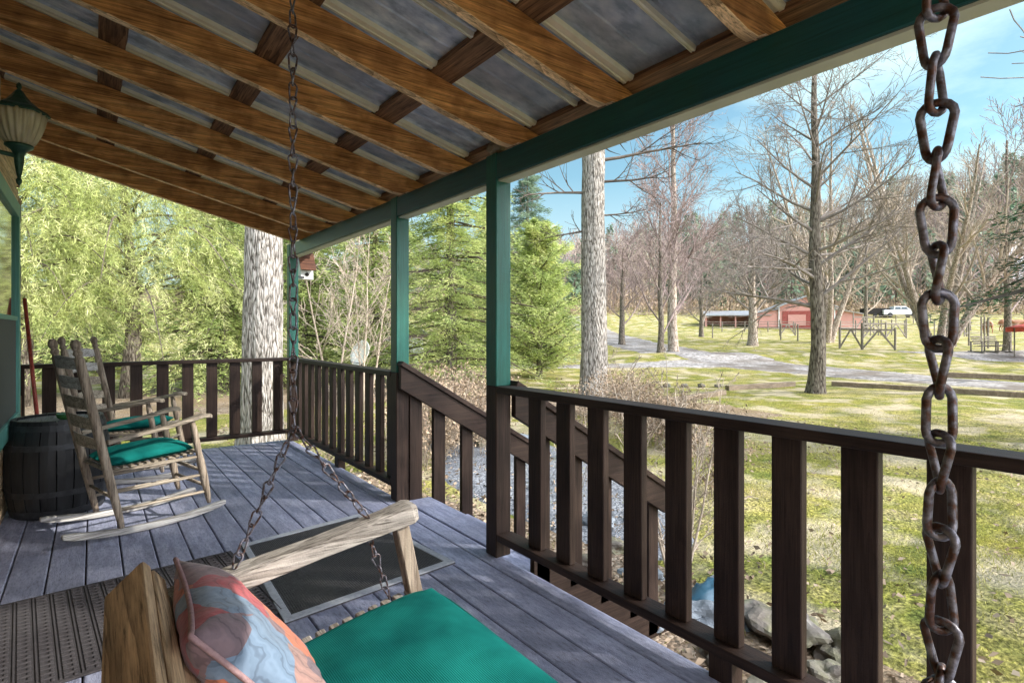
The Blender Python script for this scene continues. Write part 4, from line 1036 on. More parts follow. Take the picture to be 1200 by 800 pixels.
conifer('spruce', 'pointed blue green conifer behind the bushy one, left of the thick trunk', B(618,30), 11.2, 4.0, 76, M_spruce, nb=130, leaf=(0.224,0.026), per=20, droop=.12, steps=13, rag=.4, power=.95)
conifer('cedar', 'low green conifer at far side of the gravel track', B(575,30), 9, 3.0, 77, M_cedar, nb=150, leaf=(0.208,0.031), per=19)
conifer('hemlock', 'dark backing evergreen behind the weeping trees', B(95,26), 8.5, 4.6, 78, M_hemlock, nb=160, leaf=(.3,.055), per=12)
conifer('hemlock', 'evergreen screen tree farther behind the corner post', B(320,30), 9, 4.2, 79, M_hemlock, nb=150, leaf=(.3,.055), per=12)
# the big evergreen whose tip enters at the right edge and which shades the porch
pn = thing('white_pine', 'dark green pine on the lawn close to the right end of the porch', 'tree', (9.2,-4.45,ground_z(9.2,-4.45)))
def big_pine():
    b = Vector((9.2,-4.45,ground_z(9.2,-4.45))); rd = np.random.default_rng(5)
    MB().tube([b+Vector((0,0,-.2+11*k)) for k in (0,.25,.5,.75,1)], [.3,.25,.18,.1,.02], 14).build('trunk', M_bark2, pn, smooth=True)
    cards = Cards(); br = MB()
    spec = []
    for i in range(36):
        k = .19+.81*i/36; a = i*2.399+rd.uniform(-.2,.2); L = 4.1*(1-k)**.7*rd.uniform(.7,1.1)+.3
        spec.append((k*11, a, L))
    for (z, a, L) in spec:
        d = np.array([math.cos(a), math.sin(a), 0]); side = np.array([-d[1], d[0], 0]); p0 = np.array(b)+np.array([0,0,z]); n = 16
        ts = np.linspace(.15,1,n); pts = p0+np.outer(ts,d)*L+np.stack([0*ts,0*ts,.10*L*ts-.16*L*ts**2],1)
        br.tube([Vector(p0)]+[Vector(pts[j]) for j in (4,9,15)], [.035,.025,.015,.004], 4, cap=False)
        for s_ in range(n):
            for sd in (-1,1):
                tw = L*.30*(1-ts[s_]*.7)+.1; q_ = np.linspace(0,1,5)
                tp = pts[s_]+np.outer(q_, side*sd*.8+d*.6)*tw+np.outer(q_**2,[0,0,-.12*tw])+rd.normal(size=3)*.04
                br.tube([Vector(tp[0]),Vector(tp[-1])],[.006,.002],3,cap=False)
                for c_ in tp:
                    m = 13; P = c_+rd.normal(size=(m,3))*.035; D = nrm((side*sd*.6+d*.7)+rd.normal(size=(m,3))*.55)
                    cards.add(P, D, .13*rd.uniform(.6,1.3,m), .014*rd.uniform(.7,1.4,m), rd)
    cards.build('crown', M_pine, pn); br.build('branches', M_twigd, pn, normals=False)
big_pine()
conifer('shade_cedar', 'tall cedar out of view to the right that shades the porch', Vector((12.6,-4.8,ground_z(12.6,-4.8))), 13.5, 3.6, 79, M_pine, nb=70, leaf=(0.192,0.037), per=7, droop=.1, power=.5, b0=.2)

conifer('dark_pine', 'dark green pine with branch tips entering at the right edge beside the near chain', G(11.1,9.5), 6.6, 5.0, 176, M_pine, nb=85, leaf=(.13,.02), per=26, droop=.22, power=.8, b0=.47, steps=20)

# pale bare saplings in front of the evergreens
multi_stem('sapling', 'pale bleached bare sapling standing against the evergreens behind the middle railing', B(393,13.5), 2, 81, M_twigt, M_twigt, 5.2, .035, .16, kids=(7,5,3), minr=.006, cat='sapling', up=.02, group=None)
multi_stem('sapling', 'grey twiggy sapling clump right of the pale one, above the dish', B(428,14.5), 3, 82, M_twigt, M_twigt, 5.0, .03, .22, kids=(7,5,3), minr=.006, cat='sapling', up=.02)
# sapling beyond the right rail
multi_stem('sapling', 'thin leafless shrub stems rising just beyond the right railing', Vector((3.60,2.72,ground_z(3.6,2.72))), 7, 83, M_twigt, M_twigt, 1.9, .013, .22, kids=(5,3,2), minr=.0022, cat='shrub', up=.06)

# dry shrubs
def shrub(name, label, base, h, rad, seed, n=60, group=None, heads=True, minr=.003):
    rd = random.Random(seed); t = thing(name, label, 'shrub', base, group); mb = MB(); P = []; 
    for i in range(n):
        a = rd.uniform(0,2*PI); rr = rad*math.sqrt(rd.random()); p = Vector(base)+Vector((math.cos(a)*rr*.55, math.sin(a)*rr*.55, -.03)); hh = h*rd.uniform(.55,1.08)
        d = Vector((math.cos(a)*.32*rr/rad, math.sin(a)*.32*rr/rad, 1)).normalized(); pts = [p]
        for k in range(4): d = (d+rvec(rd)*.12).normalized(); pts.append(pts[-1]+d*hh/4)
        mb.tube(pts, [minr*1.6,minr*1.5,minr*1.2,minr,minr*.6], 3, cap=False); P.append(pts[-1])
        for k in range(5):
            j = rd.choice((1,2,3)); dd = (d+rvec(rd)*.8).normalized(); l = hh*.3*rd.random()
            mb.tube([pts[j], pts[j]+dd*l], [minr,minr*.5], 3, cap=False); P.append(pts[j]+dd*l)
    mb.build('stems', M_twigt, t, normals=False)
    if heads:
        r2 = np.random.default_rng(seed); cards = Cards(); PP = np.array([tuple(p) for p in P]); PP = np.repeat(PP, 7, 0)+r2.normal(size=(len(PP)*7,3))*.03
        cards.add(PP, nrm(r2.normal(size=PP.shape)), .055*r2.uniform(.5,1.4,len(PP)), .028*r2.uniform(.5,1.4,len(PP)), r2); cards.build('seed_heads', M_shrub, t)
    return t
srow = [(505,9.6,1.35),(527,10.6,1.35),(548,9.4,1.2),(570,10.8,1.3),(488,8.6,1.3)]
for i, (px, d, h_) in enumerate(srow):
    shrub('dry_shrub', ['dry tan shrub just right of the far stair post','dry shrub second in the row beyond the steps','dry shrub in the middle of the gap between the stair posts','dry shrub just left of the near green post','straw coloured shrub low behind the far handrail'][i], B(px,d), h_, .75, 90+i, n=60, group='dry brown shrubs beyond the steps')
labs = ['dry seed headed shrub just right of the thick trunk','dry seed headed shrub left of the timber edging, middle of the bed','dry shrub below the end of the timber edging','dry shrub near the sapling at the bed front','dry shrub at the back of the bed by the side track','dry shrub behind the right stair handrail','dry shrub hugging the foot of the thick trunk']
for i, (px, d, h_) in enumerate([(722,13.5,1.1),(752,12.2,1.05),(785,11.4,.95),(812,9.6,.85),(742,15.5,1.0),(700,11,1.1),(765,10.2,1.0)]):
    shrub('seedhead_shrub', labs[i], B(px,d), h_, .85, 110+i, n=55, group='dry shrubs in the bed by the lawn')
for i, (px, d) in enumerate(((672,7.4),(690,9.0),(842,7.0))):
    shrub('seedhead_shrub', ['thin dry shrub seen between the first balusters','thin dry shrub on the gravel edge','small thin shrub beside the boulders on the lawn edge'][i], B(px,d), .9, .4, 130+i, n=22, heads=i == 2)

# ------------------------------------------------------------------ stones, tarp, timbers
rs = random.Random(3)
named = {0:'large flat mossy boulder right of the stone heap',1:'rounded brown boulder at the right end of the heap',2:'pale flat stone leaning in the middle of the heap',3:'small bluish slab beside the tarp'}
spots = [(3.78,1.98,.34,.26,.15),(3.72,1.62,.16,.13,.12),(3.42,2.42,.24,.18,.10),(3.62,2.22,.16,.12,.07),(3.15,2.05,.18,.14,.10),(3.02,2.55,.2,.14,.09),(3.42,1.55,.14,.12,.09),(3.3,2.9,.18,.15,.1),
         (3.65,3.1,.22,.14,.09),(3.5,3.5,.16,.14,.09),(3.9,3.7,.2,.14,.08),(3.95,2.6,.15,.12,.08),(2.9,1.7,.15,.12,.08),(3.1,1.25,.13,.1,.07),(4.2,4.2,.2,.15,.1),(4.6,4.0,.15,.12,.07),(5.6,8.4,.4,.28,.2),(6.2,7.9,.25,.2,.12),(5.1,8.9,.3,.2,.14),(4.4,9.0,.35,.25,.12)]
for i, (x, y, a, b, c) in enumerate(spots):
    m = M_stone_b if i % 3 == 2 or i == 3 else M_stone
    lab = named.get(i, 'rough field stone in the heap beyond the right railing' if i < 16 else 'rough pale stone at far end of the gravel path')
    MB().blob((x, y, ground_z(x, y)+c*.45), (a*.8, b*.8, c*.85), i, 4, .42, Matrix.Rotation(rs.uniform(0,3),3,'Z') @ Matrix.Rotation(rs.uniform(-.25,.25),3,'X')).build(
        'boulder', m, label=lab, cat='stone', group=None if i in named else ('field stones beyond the railing' if i < 16 else 'stones by the gravel path'), smooth=False)
mb = MB(); vs = []; n = 14
for j in range(n+1):
    for i in range(n+1):
        u, v = i/n-.5, j/n-.5; x = 3.62+u*.42+v*.1; y = 2.46+v*.30-u*.1
        vs.append((x, y, ground_z(x,y)+.22-.5*u*u-.9*v*v+.05*noise.noise(Vector((u*7,v*7,3)))))
mb.add(vs, [(j*(n+1)+i, j*(n+1)+i+1, (j+1)*(n+1)+i+1, (j+1)*(n+1)+i) for j in range(n) for i in range(n)])
o = mb.build('tarp', M_tarp, label='crumpled dark blue tarp lying over the stones', cat='tarp', smooth=True)
o.modifiers.new('s', 'SOLIDIFY').thickness = .01
def timber(pts, label, group=None, w=.2, h=.24):
    for i in range(len(pts)-1):
        p, q_ = G(*pts[i], .04), G(*pts[i+1], .04); m_ = (p+q_)/2
        mb = MB().beam(p, q_, w, h); mb.build('edging_timber', M_timber, label=label[i], cat='timber', group=group, bevel=.01)
timber([ub(752,15.6), ub(800,16.6), ub(848,18.2)], ['weathered edging timber beside the dry shrubs','weathered edging timber ending at the lawn corner'])
timber([ub(852,19.5), ub(930,20.5)], ['edging log left of the lawn tree along the drive'])
timber([ub(975,20.6), ub(1075,18.9), ub(1190,17.3), ub(1290,16.2)], ['edging timber right of the lawn tree along the drive','edging timber behind the near chain along the drive','edging timber reaching the right edge of the view'])
timber([ub(1110,24.6), ub(1210,23.2), ub(1330,22.0)], ['dark timber on the far side of the drive behind the chain','dark timber on far side of the drive at the right edge'], w=.24, h=.34)
rs2 = random.Random(9)
for i in range(9):
    px = 700+i*17; g = B(px+rs2.uniform(-4,4), 19.8-.05*i)
    if px > 760: g = B(762+(i-4)*20, 20.6)
    MB().blob((g.x,g.y,g.z+.05), (.16,.12,.09), 30+i, 2, .3).build('edging_stone', M_stone, label='small edging stone beside the gravel track', cat='stone', group='edging stones by the track')

# leaf litter + grass
def scatter(n, x0, x1, y0, y1, dens=None):
    P = []
    while len(P) < n:
        x, y = rng.uniform(x0,x1), rng.uniform(y0,y1)
        if dens is None or rng.random() < dens(x,y): P.append((x,y,ground_z(x,y)))
    return np.array(P)
P = scatter(8500, 1.9, 13, -4, 13, lambda x,y: max(.12, 1-abs(x-3)/3)); D = rng.normal(size=P.shape); D[:,2] = np.abs(D[:,2])*.25; D = nrm(D); P[:,2] += .03
c = Cards(); c.add(P, D, rng.uniform(.03,.09,len(P)), rng.uniform(.02,.05,len(P)), rng)
root = None
c.build('leaf_litter', M_litter, None, label='dry brown leaves scattered over ground and lawn', kind='stuff')
P = scatter(60000, 2.9, 16, -5, 12, lambda x,y: (.15+1.4*max(0, noise.noise(Vector((x*.8,y*.8,5)))+.15))*(1 if x > 4.2 else .25)*math.exp(-max(0,math.hypot(x,y)-6)/7)); D = rng.normal(size=P.shape)*.6; D[:,2] = 1; D = nrm(D)
c = Cards(); c.add(P, D, rng.uniform(.025,.08,len(P)), rng.uniform(.003,.007,len(P)), rng); c.build('grass', M_blade, None, label='short green grass tufts in the mossy lawn', kind='stuff')

# ------------------------------------------------------------------ dish, birdhouse, shed, iron fence
g = B(424,15.5); ds = thing('satellite_dish', 'white satellite dish on a short pole behind the middle railing', 'satellite dish', g)
MB().tube([g, g+Vector((0,0,1.25))], .03, 10).build('pole', M_hoop, ds, smooth=True)
dn_ = Vector((-.92,-.30,.35)).normalized(); Mq = dn_.to_track_quat('Z','Y').to_matrix()
MB().lathe([(.02,0),(.15,.012),(.28,.045),(.36,.085),(.365,.075),(.28,.033),(.15,0),(.02,-.012)], 32, g+Vector((0,0,1.42)), Mq).build('reflector', M_dish, ds, smooth=True)
MB().tube([g+Vector((0,0,1.15))+Vector((-.05,-.08,0)), g+Vector((0,0,1.2))+dn_*.42+Vector((0,0,-.12))], .012, 6).build('feed_arm', M_hoop, ds)
bh = thing('birdhouse', 'small white birdhouse with rust brown roof fixed beside the corner post', 'birdhouse', (1.93,6.52,1.75))
bc = Vector((1.925,6.52,0))
MB().prism([(bc.y-.065,1.77),(bc.y+.065,1.77),(bc.y+.065,1.95),(bc.y,2.05),(bc.y-.065,1.95)], bc.x-.07, bc.x+.07, lambda a,y,b: (y,a,b)).build('box', M_white, bh, bevel=.002)
for s_ in (-1,1): MB().beam(bc+Vector((0,s_*.125,1.87)), bc+Vector((0,s_*.004,2.075)), .17, .014).build('roof', M_bhroof, bh)
MB().lathe([(.0,0),(.022,0),(.022,.004),(0,.004)], 16, bc+Vector((0,-.067,1.825)), Matrix.Rotation(PI/2,3,'X')).build('entrance_hole', M_dark, bh)
MB().beam((1.80,6.40,1.79),(1.90,6.47,1.79),.02,.02).build('bracket', M_hoop, bh)
def shed(px, d, w, dp, hh, label, mwall, mroof, yaw=0, name='shed', nwin=2, z0=None):
    g = B(px, d); 
    if z0 is not None: g.z = z0
    t = thing(name, label, 'building', g); Mz_ = Matrix.Rotation(-TH+yaw, 3, 'Z')
    F = lambda x, y, z: g+Mz_ @ Vector((x, y, z))
    MB().prism([(-w/2,-.3),(w/2,-.3),(w/2,hh),(0,hh+w*.28),(-w/2,hh)], -dp/2, dp/2, lambda a,y,b: F(a,y,b)).build('wall', mwall, t)
    for s in (-1,1): MB().beam(F(s*(w/2+.3),0,hh-.08), F(0,0,hh+w*.28+.08), dp+.6, .12).build('roof', mroof, t)
    for i in range(nwin):
        x = -w/2+w*(i+.5)/nwin
        wf = MB().box(F(x,-dp/2-.02,hh*.55), (w*.13,.06,hh*.32), Mz_).build('window', M_white, t)
        MB().box(F(x,-dp/2-.06,hh*.55), (w*.10,.02,hh*.27), Mz_).build('pane', M_autoglass, wf)
    return t
shed(452, 33, 4.2, 3, 1.6, 'small white outbuilding glimpsed behind the satellite dish', M_white, M_shingle, yaw=.1)
fe = thing('iron_fence', 'low black metal fence behind the satellite dish', 'fence', B(450,17.5))
mb = MB(); 
for i in range(46):
    p = B(428+i*1.35, 17.5); mb.tube([p, p+Vector((0,0,.95))], .008, 4)
mb.build('pickets', M_black, fe)
mb = MB()
for z in (.2,.85): mb.tube([B(427,17.5)+Vector((0,0,z)), B(490,17.5)+Vector((0,0,z))], .012, 5)
mb.build('rail', M_black, fe)

# ------------------------------------------------------------------ paddock fences and gates
def fence(label, pts, hh=1.3, rails=(0.5,.95,1.25), step=2.4, rr=.035, group='paddock fences'):
    g = G(*pts[0]); t = thing('paddock_fence', label, 'fence', g, group)
    for i in range(len(pts)-1):
        (u0,d0),(u1,d1) = pts[i], pts[i+1]; L = math.hypot(u1-u0,d1-d0); n = max(1, round(L/step)); prev = None
        for k in range(n+1):
            p = G(u0+(u1-u0)*k/n, d0+(d1-d0)*k/n)
            if i == 0 or k > 0: MB().tube([p-Vector((0,0,.1)), p+Vector((0,0,hh))], .065, 7).build('post', M_fence, t)
            if prev is not None:
                for z in rails: MB().beam(prev+Vector((0,0,z)), p+Vector((0,0,z)), rr, rr*2).build('rail', M_fence, t)
            prev = p
def gate(label, pa, pb, hh=1.45, brace=2):
    a, b = G(*pa), G(*pb); t = thing('timber_gate', label, 'gate', a, 'timber gate frames'); up = Vector((0,0,1))
    for p, h_ in ((a,hh+.5),(b,hh+.15)): MB().tube([p-up*.1, p+up*h_], .075, 8).build('post', M_fence, t)
    top_a, top_b = a+up*hh, b+up*hh
    MB().beam(top_a, top_b, .08, .13).build('top_rail', M_fence, t)
    m_ = (top_a+top_b)/2
    MB().beam(a+up*.08, m_, .07, .11).build('brace', M_fence, t); MB().beam(b+up*.08, m_, .07, .11).build('brace', M_fence, t)
fence('wire and rail fence running left from the barn front', [ub(835,56), ub(882,54), ub(915,52.5), ub(935,51)], rails=(1.2,), rr=.02, hh=1.5, step=3.4)
fence('pale rail fence along the barn pens', [ub(820,72), ub(900,70), ub(960,69), ub(1000,70)], step=2.6)
fence('far rail fence below the white pickup', [ub(970,84), ub(1050,84), ub(1130,86), ub(1200,86)], step=3)
fence('rail fence on the right paddock behind the birch', [ub(1000,62), ub(1060,60), ub(1130,60), ub(1210,62)], step=3, rails=(1.2,), rr=.025, hh=1.7)
fence('tall post fence beside the red canopy', [ub(1120,44), ub(1150,47), ub(1158,42)], step=3, rails=(1.9,1.0), rr=.015, hh=2.3)
gate('left half of the double braced gate nearest the drive', ub(1010,41.5), ub(984,42))
gate('right half of the double braced gate nearest the drive', ub(1010.5,41), ub(1049,40.5))
gate('braced gate behind the double gate, toward the barn', ub(1012,56), ub(1038,56))
gate('braced gate at the right of the paddock, left of the birch', ub(1062,57), ub(1038.5,56.5))
fence('short pale rail fence just right of the barn', [ub(985,58), ub(1020,60), ub(1045,62)], step=2.2, hh=1.7)
gate('tall braced gate between the far rail fence and the barn', ub(1000,66), ub(1024,66), hh=1.9)
gate('pale braced gate in front of the barn door', ub(914,60), ub(932,60), hh=1.2)
gate('braced gate at right beyond the birch trunks', ub(1133,60), ub(1112,60), hh=1.6)

# ------------------------------------------------------------------ barn
bg = B(945, 77); bg.z = 1.05
barn = thing('barn', 'faded red barn with metal roof beyond the paddock', 'barn', bg); byaw = -TH-R(16); MBn = Matrix.Rotation(byaw,3,'Z')
Fb = lambda x, y, z: bg+MBn @ Vector((x,y,z))
fb3 = lambda a,y,b: Fb(a,y,b)
MB().prism([(-3.4,-.5),(3.4,-.5),(3.4,3.4),(0,4.75),(-3.4,3.4)], 0, 16, fb3).build('wall', M_barn, barn)
MB().prism([(-6.6,-.5),(-3.42,-.5),(-3.42,3.0),(-6.6,2.5)], .15, 16, fb3).build('side_wing', M_barn, barn)
MB().prism([(3.42,-.5),(6.8,-.5),(6.8,2.3),(3.42,2.95)], .15, 16, fb3).build('side_wing', M_barn, barn)
MB().beam(Fb(-3.9,8,3.25), Fb(.05,8,4.83), 17, .1).build('roof', M_barnroof, barn); MB().beam(Fb(3.9,8,3.25), Fb(-.05,8,4.83), 17, .1).build('roof', M_barnroof, barn)
MB().beam(Fb(-7,8,2.5), Fb(-3.41,8,3.12), 16.6, .1).build('roof', M_barnroof, barn); MB().beam(Fb(7.1,8,2.3), Fb(3.41,8,3.06), 16.6, .1).build('roof', M_barnroof, barn)
M_barnd = mat('barn_red_deep', [(.3,(.24,.05,.04)),(.7,(.34,.085,.07))], scale=3)
MB().box(Fb(0,-.03,1.5),(6.0,.1,2.6),MBn).build('recess', M_barnd, barn)
MB().box(Fb(1.5,-.12,1.2),(1.6,.1,1.9),MBn).build('doorway', M_dark, barn)
MB().box(Fb(-1.2,-.12,1.55),(2.2,.08,1.5),MBn).build('door', M_barn, barn)
for x in (-3.42, 3.42): MB().box(Fb(x,-.04,1.45),(.14,.1,3.9),MBn).build('corner_trim', M_white, barn)
MB().box(Fb(-6.58,.1,1.0),(.12,.1,3.0),MBn).build('corner_trim', M_white, barn)
MB().beam(Fb(-3.45,-.05,3.42),Fb(0,-.05,4.8),.08,.14).build('eave_trim', M_white, barn); MB().beam(Fb(3.45,-.05,3.42),Fb(0,-.05,4.8),.08,.14).build('eave_trim', M_white, barn)
MB().beam(Fb(3.45,.1,2.98),Fb(6.9,.1,2.32),.08,.12).build('eave_trim', M_white, barn)
# open lean-to shed at left
lg = B(862, 80); lg.z = .95; lt = thing('lean_to', 'open sided red livestock shed left of the barn', 'shed', lg)
Fl = lambda x,y,z: lg+MBn @ Vector((x,y,z))
MB().box(Fl(0,4,1.2),(8.5,.15,2.9),MBn).build('wall', M_barn, lt); MB().box(Fl(-3.9,2,1.0),(.15,4,2.6),MBn).build('wall', M_barn, lt)
MB().beam(Fl(0,-.6,2.35),Fl(0,4.6,3.1),9.2,.12).build('roof', M_barnroof, lt)
for x in (-4,-2,0,2,4): MB().box(Fl(x,0,1.0),(.18,.18,2.7),MBn).build('post', M_barn, lt)

# ------------------------------------------------------------------ pickup with trailer
tg = B(1054, 97); tr = thing('pickup_truck', 'white crew cab pickup parked beyond the paddock', 'pickup truck', tg); Mt = Matrix.Rotation(-TH+R(-8),3,'Z'); Ft = lambda x,y,z: tg+Mt @ Vector((x,y,z)); f3 = lambda a,y,b: Ft(a,y,b)
MB().prism([(-2.9,.45),(2.7,.45),(2.8,.75),(2.75,1.18),(1.45,1.28),(-2.9,1.25)], -.95, .95, f3).build('body', M_truck, tr, bevel=.06, seg=2)
MB().prism([(-1.35,1.27),(-1.2,1.85),(.55,1.88),(1.4,1.29)], -.85, .85, f3).build('cab', M_truck, tr, bevel=.05, seg=2)
for x0, x1 in ((-1.12,-.25),(-.12,.62)): MB().prism([(x0,1.36),(x0+.08,1.74),(x1,1.74),(x1+(.32 if x1 > 0 else 0),1.36)], -.91, -.853, f3).build('side_window', M_autoglass, tr)
MB().prism([(.66,1.80),(1.36,1.30),(1.40,1.33),(.70,1.83)], -.75, .75, f3).build('windscreen', M_autoglass, tr)
for x in (-1.9,1.8):
    for y in (-.88,.88):
        w_ = MB().lathe([(0,-.12),(.37,-.12),(.40,-.08),(.40,.08),(.37,.12),(0,.12)], 22, Ft(x,y,.40), Mt @ Matrix.Rotation(PI/2,3,'X')).build('wheel', M_tyre, tr)
        MB().lathe([(0,-.135),(.21,-.135),(.21,.135),(0,.135)], 14, Ft(x,y,.40), Mt @ Matrix.Rotation(PI/2,3,'X')).build('rim', M_hoop, w_)
for y in (-.75,.75): MB().box(Ft(2.78,y,.98),(.06,.3,.2),Mt).build('headlight', M_white, tr)
ug = B(1026, 98); ut = thing('utility_trailer', 'low dark stock trailer beside the white pickup', 'trailer', ug); Fu = lambda x,y,z: ug+Mt @ Vector((x,y,z))
MB().prism([(-2.2,.5),(2.0,.5),(2.0,1.5),(-2.2,1.5)], -.9, .9, lambda a,y,b: Fu(a,y,b)).build('box', M_dark, ut, bevel=.03)
for x in (-.5,.4): MB().lathe([(0,-.1),(.33,-.1),(.33,.1),(0,.1)], 18, Fu(x,-.95,.34), Mt @ Matrix.Rotation(PI/2,3,'X')).build('wheel', M_tyre, ut)

# ------------------------------------------------------------------ garden bench swing, red canopy
patch('bench_gravel', M_drive, *W(*ub(1180,34)), 6.5, 2.6, .05, 'pale gravel pad below the wooden glider', rot=-TH, seed=6)
gg = B(1160, 34); gb = thing('wooden_glider', 'weathered double seat wooden bench on the gravel pad beneath the trees', 'bench', gg); Mg = Matrix.Rotation(-TH+R(10),3,'Z'); Fg = lambda x,y,z: gg+Mg @ Vector((x,y,z))
for s in (-1,1):
    mb = MB()
    for k in range(5): mb.beam(Fg(s*.48-.42,-.25+.11*k,.45-.02*k), Fg(s*.48+.42,-.25+.11*k,.45-.02*k), .08,.03)
    mb.build('seat', M_fence, gb); mb = MB()
    for k in range(4): mb.beam(Fg(s*.48-.42,.26+.05*k,.55+.13*k), Fg(s*.48+.42,.26+.05*k,.55+.13*k), .03,.09)
    mb.build('backrest', M_fence, gb)
for x in (-.98,0,.98):
    MB().beam(Fg(x,-.4,.68), Fg(x,.35,.66), .10,.04).build('armrest', M_fence, gb)
    for y in (-.36,.32): MB().beam(Fg(x,y,0), Fg(x,y,.66), .07,.07,up=(1,0,0)).build('leg', M_fence, gb)
    MB().beam(Fg(x,-.55,.06), Fg(x,.5,.06), .08,.10).build('foot', M_fence, gb)
cg = B(1240, 31.5); cn = thing('canopy_shelter', 'red fabric canopy on thin posts at the right edge', 'canopy', cg); Fc = lambda x,y,z: cg+Mg @ Vector((x,y,z))
mb = MB(); vs = []; nu, nv = 16, 8
for j in range(nv+1):
    for i in range(nu+1):
        u, v = -1+2*i/nu, -1+2*j/nv; vs.append(Fc(u*1.9, v*1.3, 1.86+.42*(1-abs(u)**2.2)*(1-.5*v*v)))
mb.add(vs, [(j*(nu+1)+i, j*(nu+1)+i+1, (j+1)*(nu+1)+i+1, (j+1)*(nu+1)+i) for j in range(nv) for i in range(nu)])
cc = mb.build('canopy_top', M_canred, cn, smooth=True); cc.modifiers.new('s','SOLIDIFY').thickness = .02
for s in (-1,1): MB().box(Fc(0,s*1.3,1.74),(3.8,.02,.26),Mg).build('valance', M_canred, cn)
for x in (-1.35,1.8):
    for y in (-1.25,1.25): MB().tube([Fc(x,y,-.1),Fc(x,y,1.85)], .035, 8).build('post', M_fence, cn)

# ------------------------------------------------------------------ horses
def horse(px, d, label, yaw, head='down', s=1.0):
    g = B(px, d); t = bpy.data.meshes.new('horse')
    V = [(-.75,0,1.28),(-.35,0,1.30),(.1,0,1.25),(.5,0,1.30),  # rump .. withers
         (.85,0,1.35) if head == 'up' else (.85,0,1.10), (1.12,0,1.75) if head == 'up' else (1.15,0,.70), (1.35,0,1.85) if head == 'up' else (1.30,0,.45), (1.62,0,1.62) if head == 'up' else (1.38,0,.12),
         ]
    Rr = [.27,.29,.30,.27,.19,.14,.13,.07]
    E_ = [(0,1),(1,2),(2,3),(3,4),(4,5),(5,6),(6,7)]
    def leg(i0, x, y, hind):
        k = len(V)
        if hind: V.extend([(x-.02,y,.95),(x+.08,y,.72),(x-.10,y,.50),(x-.06,y,.14),(x-.01,y,.03)])
        else: V.extend([(x,y,.95),(x+.01,y,.66),(x,y,.46),(x,y,.14),(x+.04,y,.03)])
        Rr.extend([.16,.10,.06,.045,.06]); E_.append((i0,k)); E_.extend([(k+j,k+j+1) for j in range(4)])
    for y in (-.17,.17): leg(0,-.68,y,True); leg(3,.48,y,False)
    k = len(V); V.extend([(-1.02,0,1.2),(-1.12,0,.75)]); Rr.extend([.06,.05]); E_.extend([(0,k),(k,k+1)])
    k = len(V); hx = V[6]
    V.extend([(hx[0]-.06,-.07,hx[2]+.17),(hx[0]-.06,.07,hx[2]+.17)]); Rr.extend([.03,.03]); E_.extend([(6,k),(6,k+1)])
    t.from_pydata([(a*s,b*s,c*s) for a,b,c in V], E_, []); t.materials.append(M_horse)
    o = bpy.data.objects.new('horse', t); C.objects.link(o); o.location = g; o.rotation_euler = (0,0,yaw)
    sk = o.modifiers.new('skin','SKIN')
    for i, sv in enumerate(t.skin_vertices[0].data): sv.radius = (Rr[i]*s, Rr[i]*s); sv.use_root = (i == 1)
    ss = o.modifiers.new('sub','SUBSURF'); ss.levels = 2; ss.render_levels = 2
    tag(o, label, 'horse', 'chestnut horses in the paddock')
horse(1157, 66, 'chestnut horse standing end on, left of the canopy', -TH+R(75), 'down', .95)
horse(1180, 70, 'chestnut horse grazing just under the left edge of the canopy', -TH+R(0), 'down')
horse(1195, 68, 'chestnut horse with head raised behind the canopy', -TH+R(170), 'up')

# ------------------------------------------------------------------ hillside house and woods
shed(1168, 150, 15, 9, 6, 'large pale house among trees on the hillside at right', M_siding, M_shingle, yaw=.25, name='hillside_house', nwin=4)

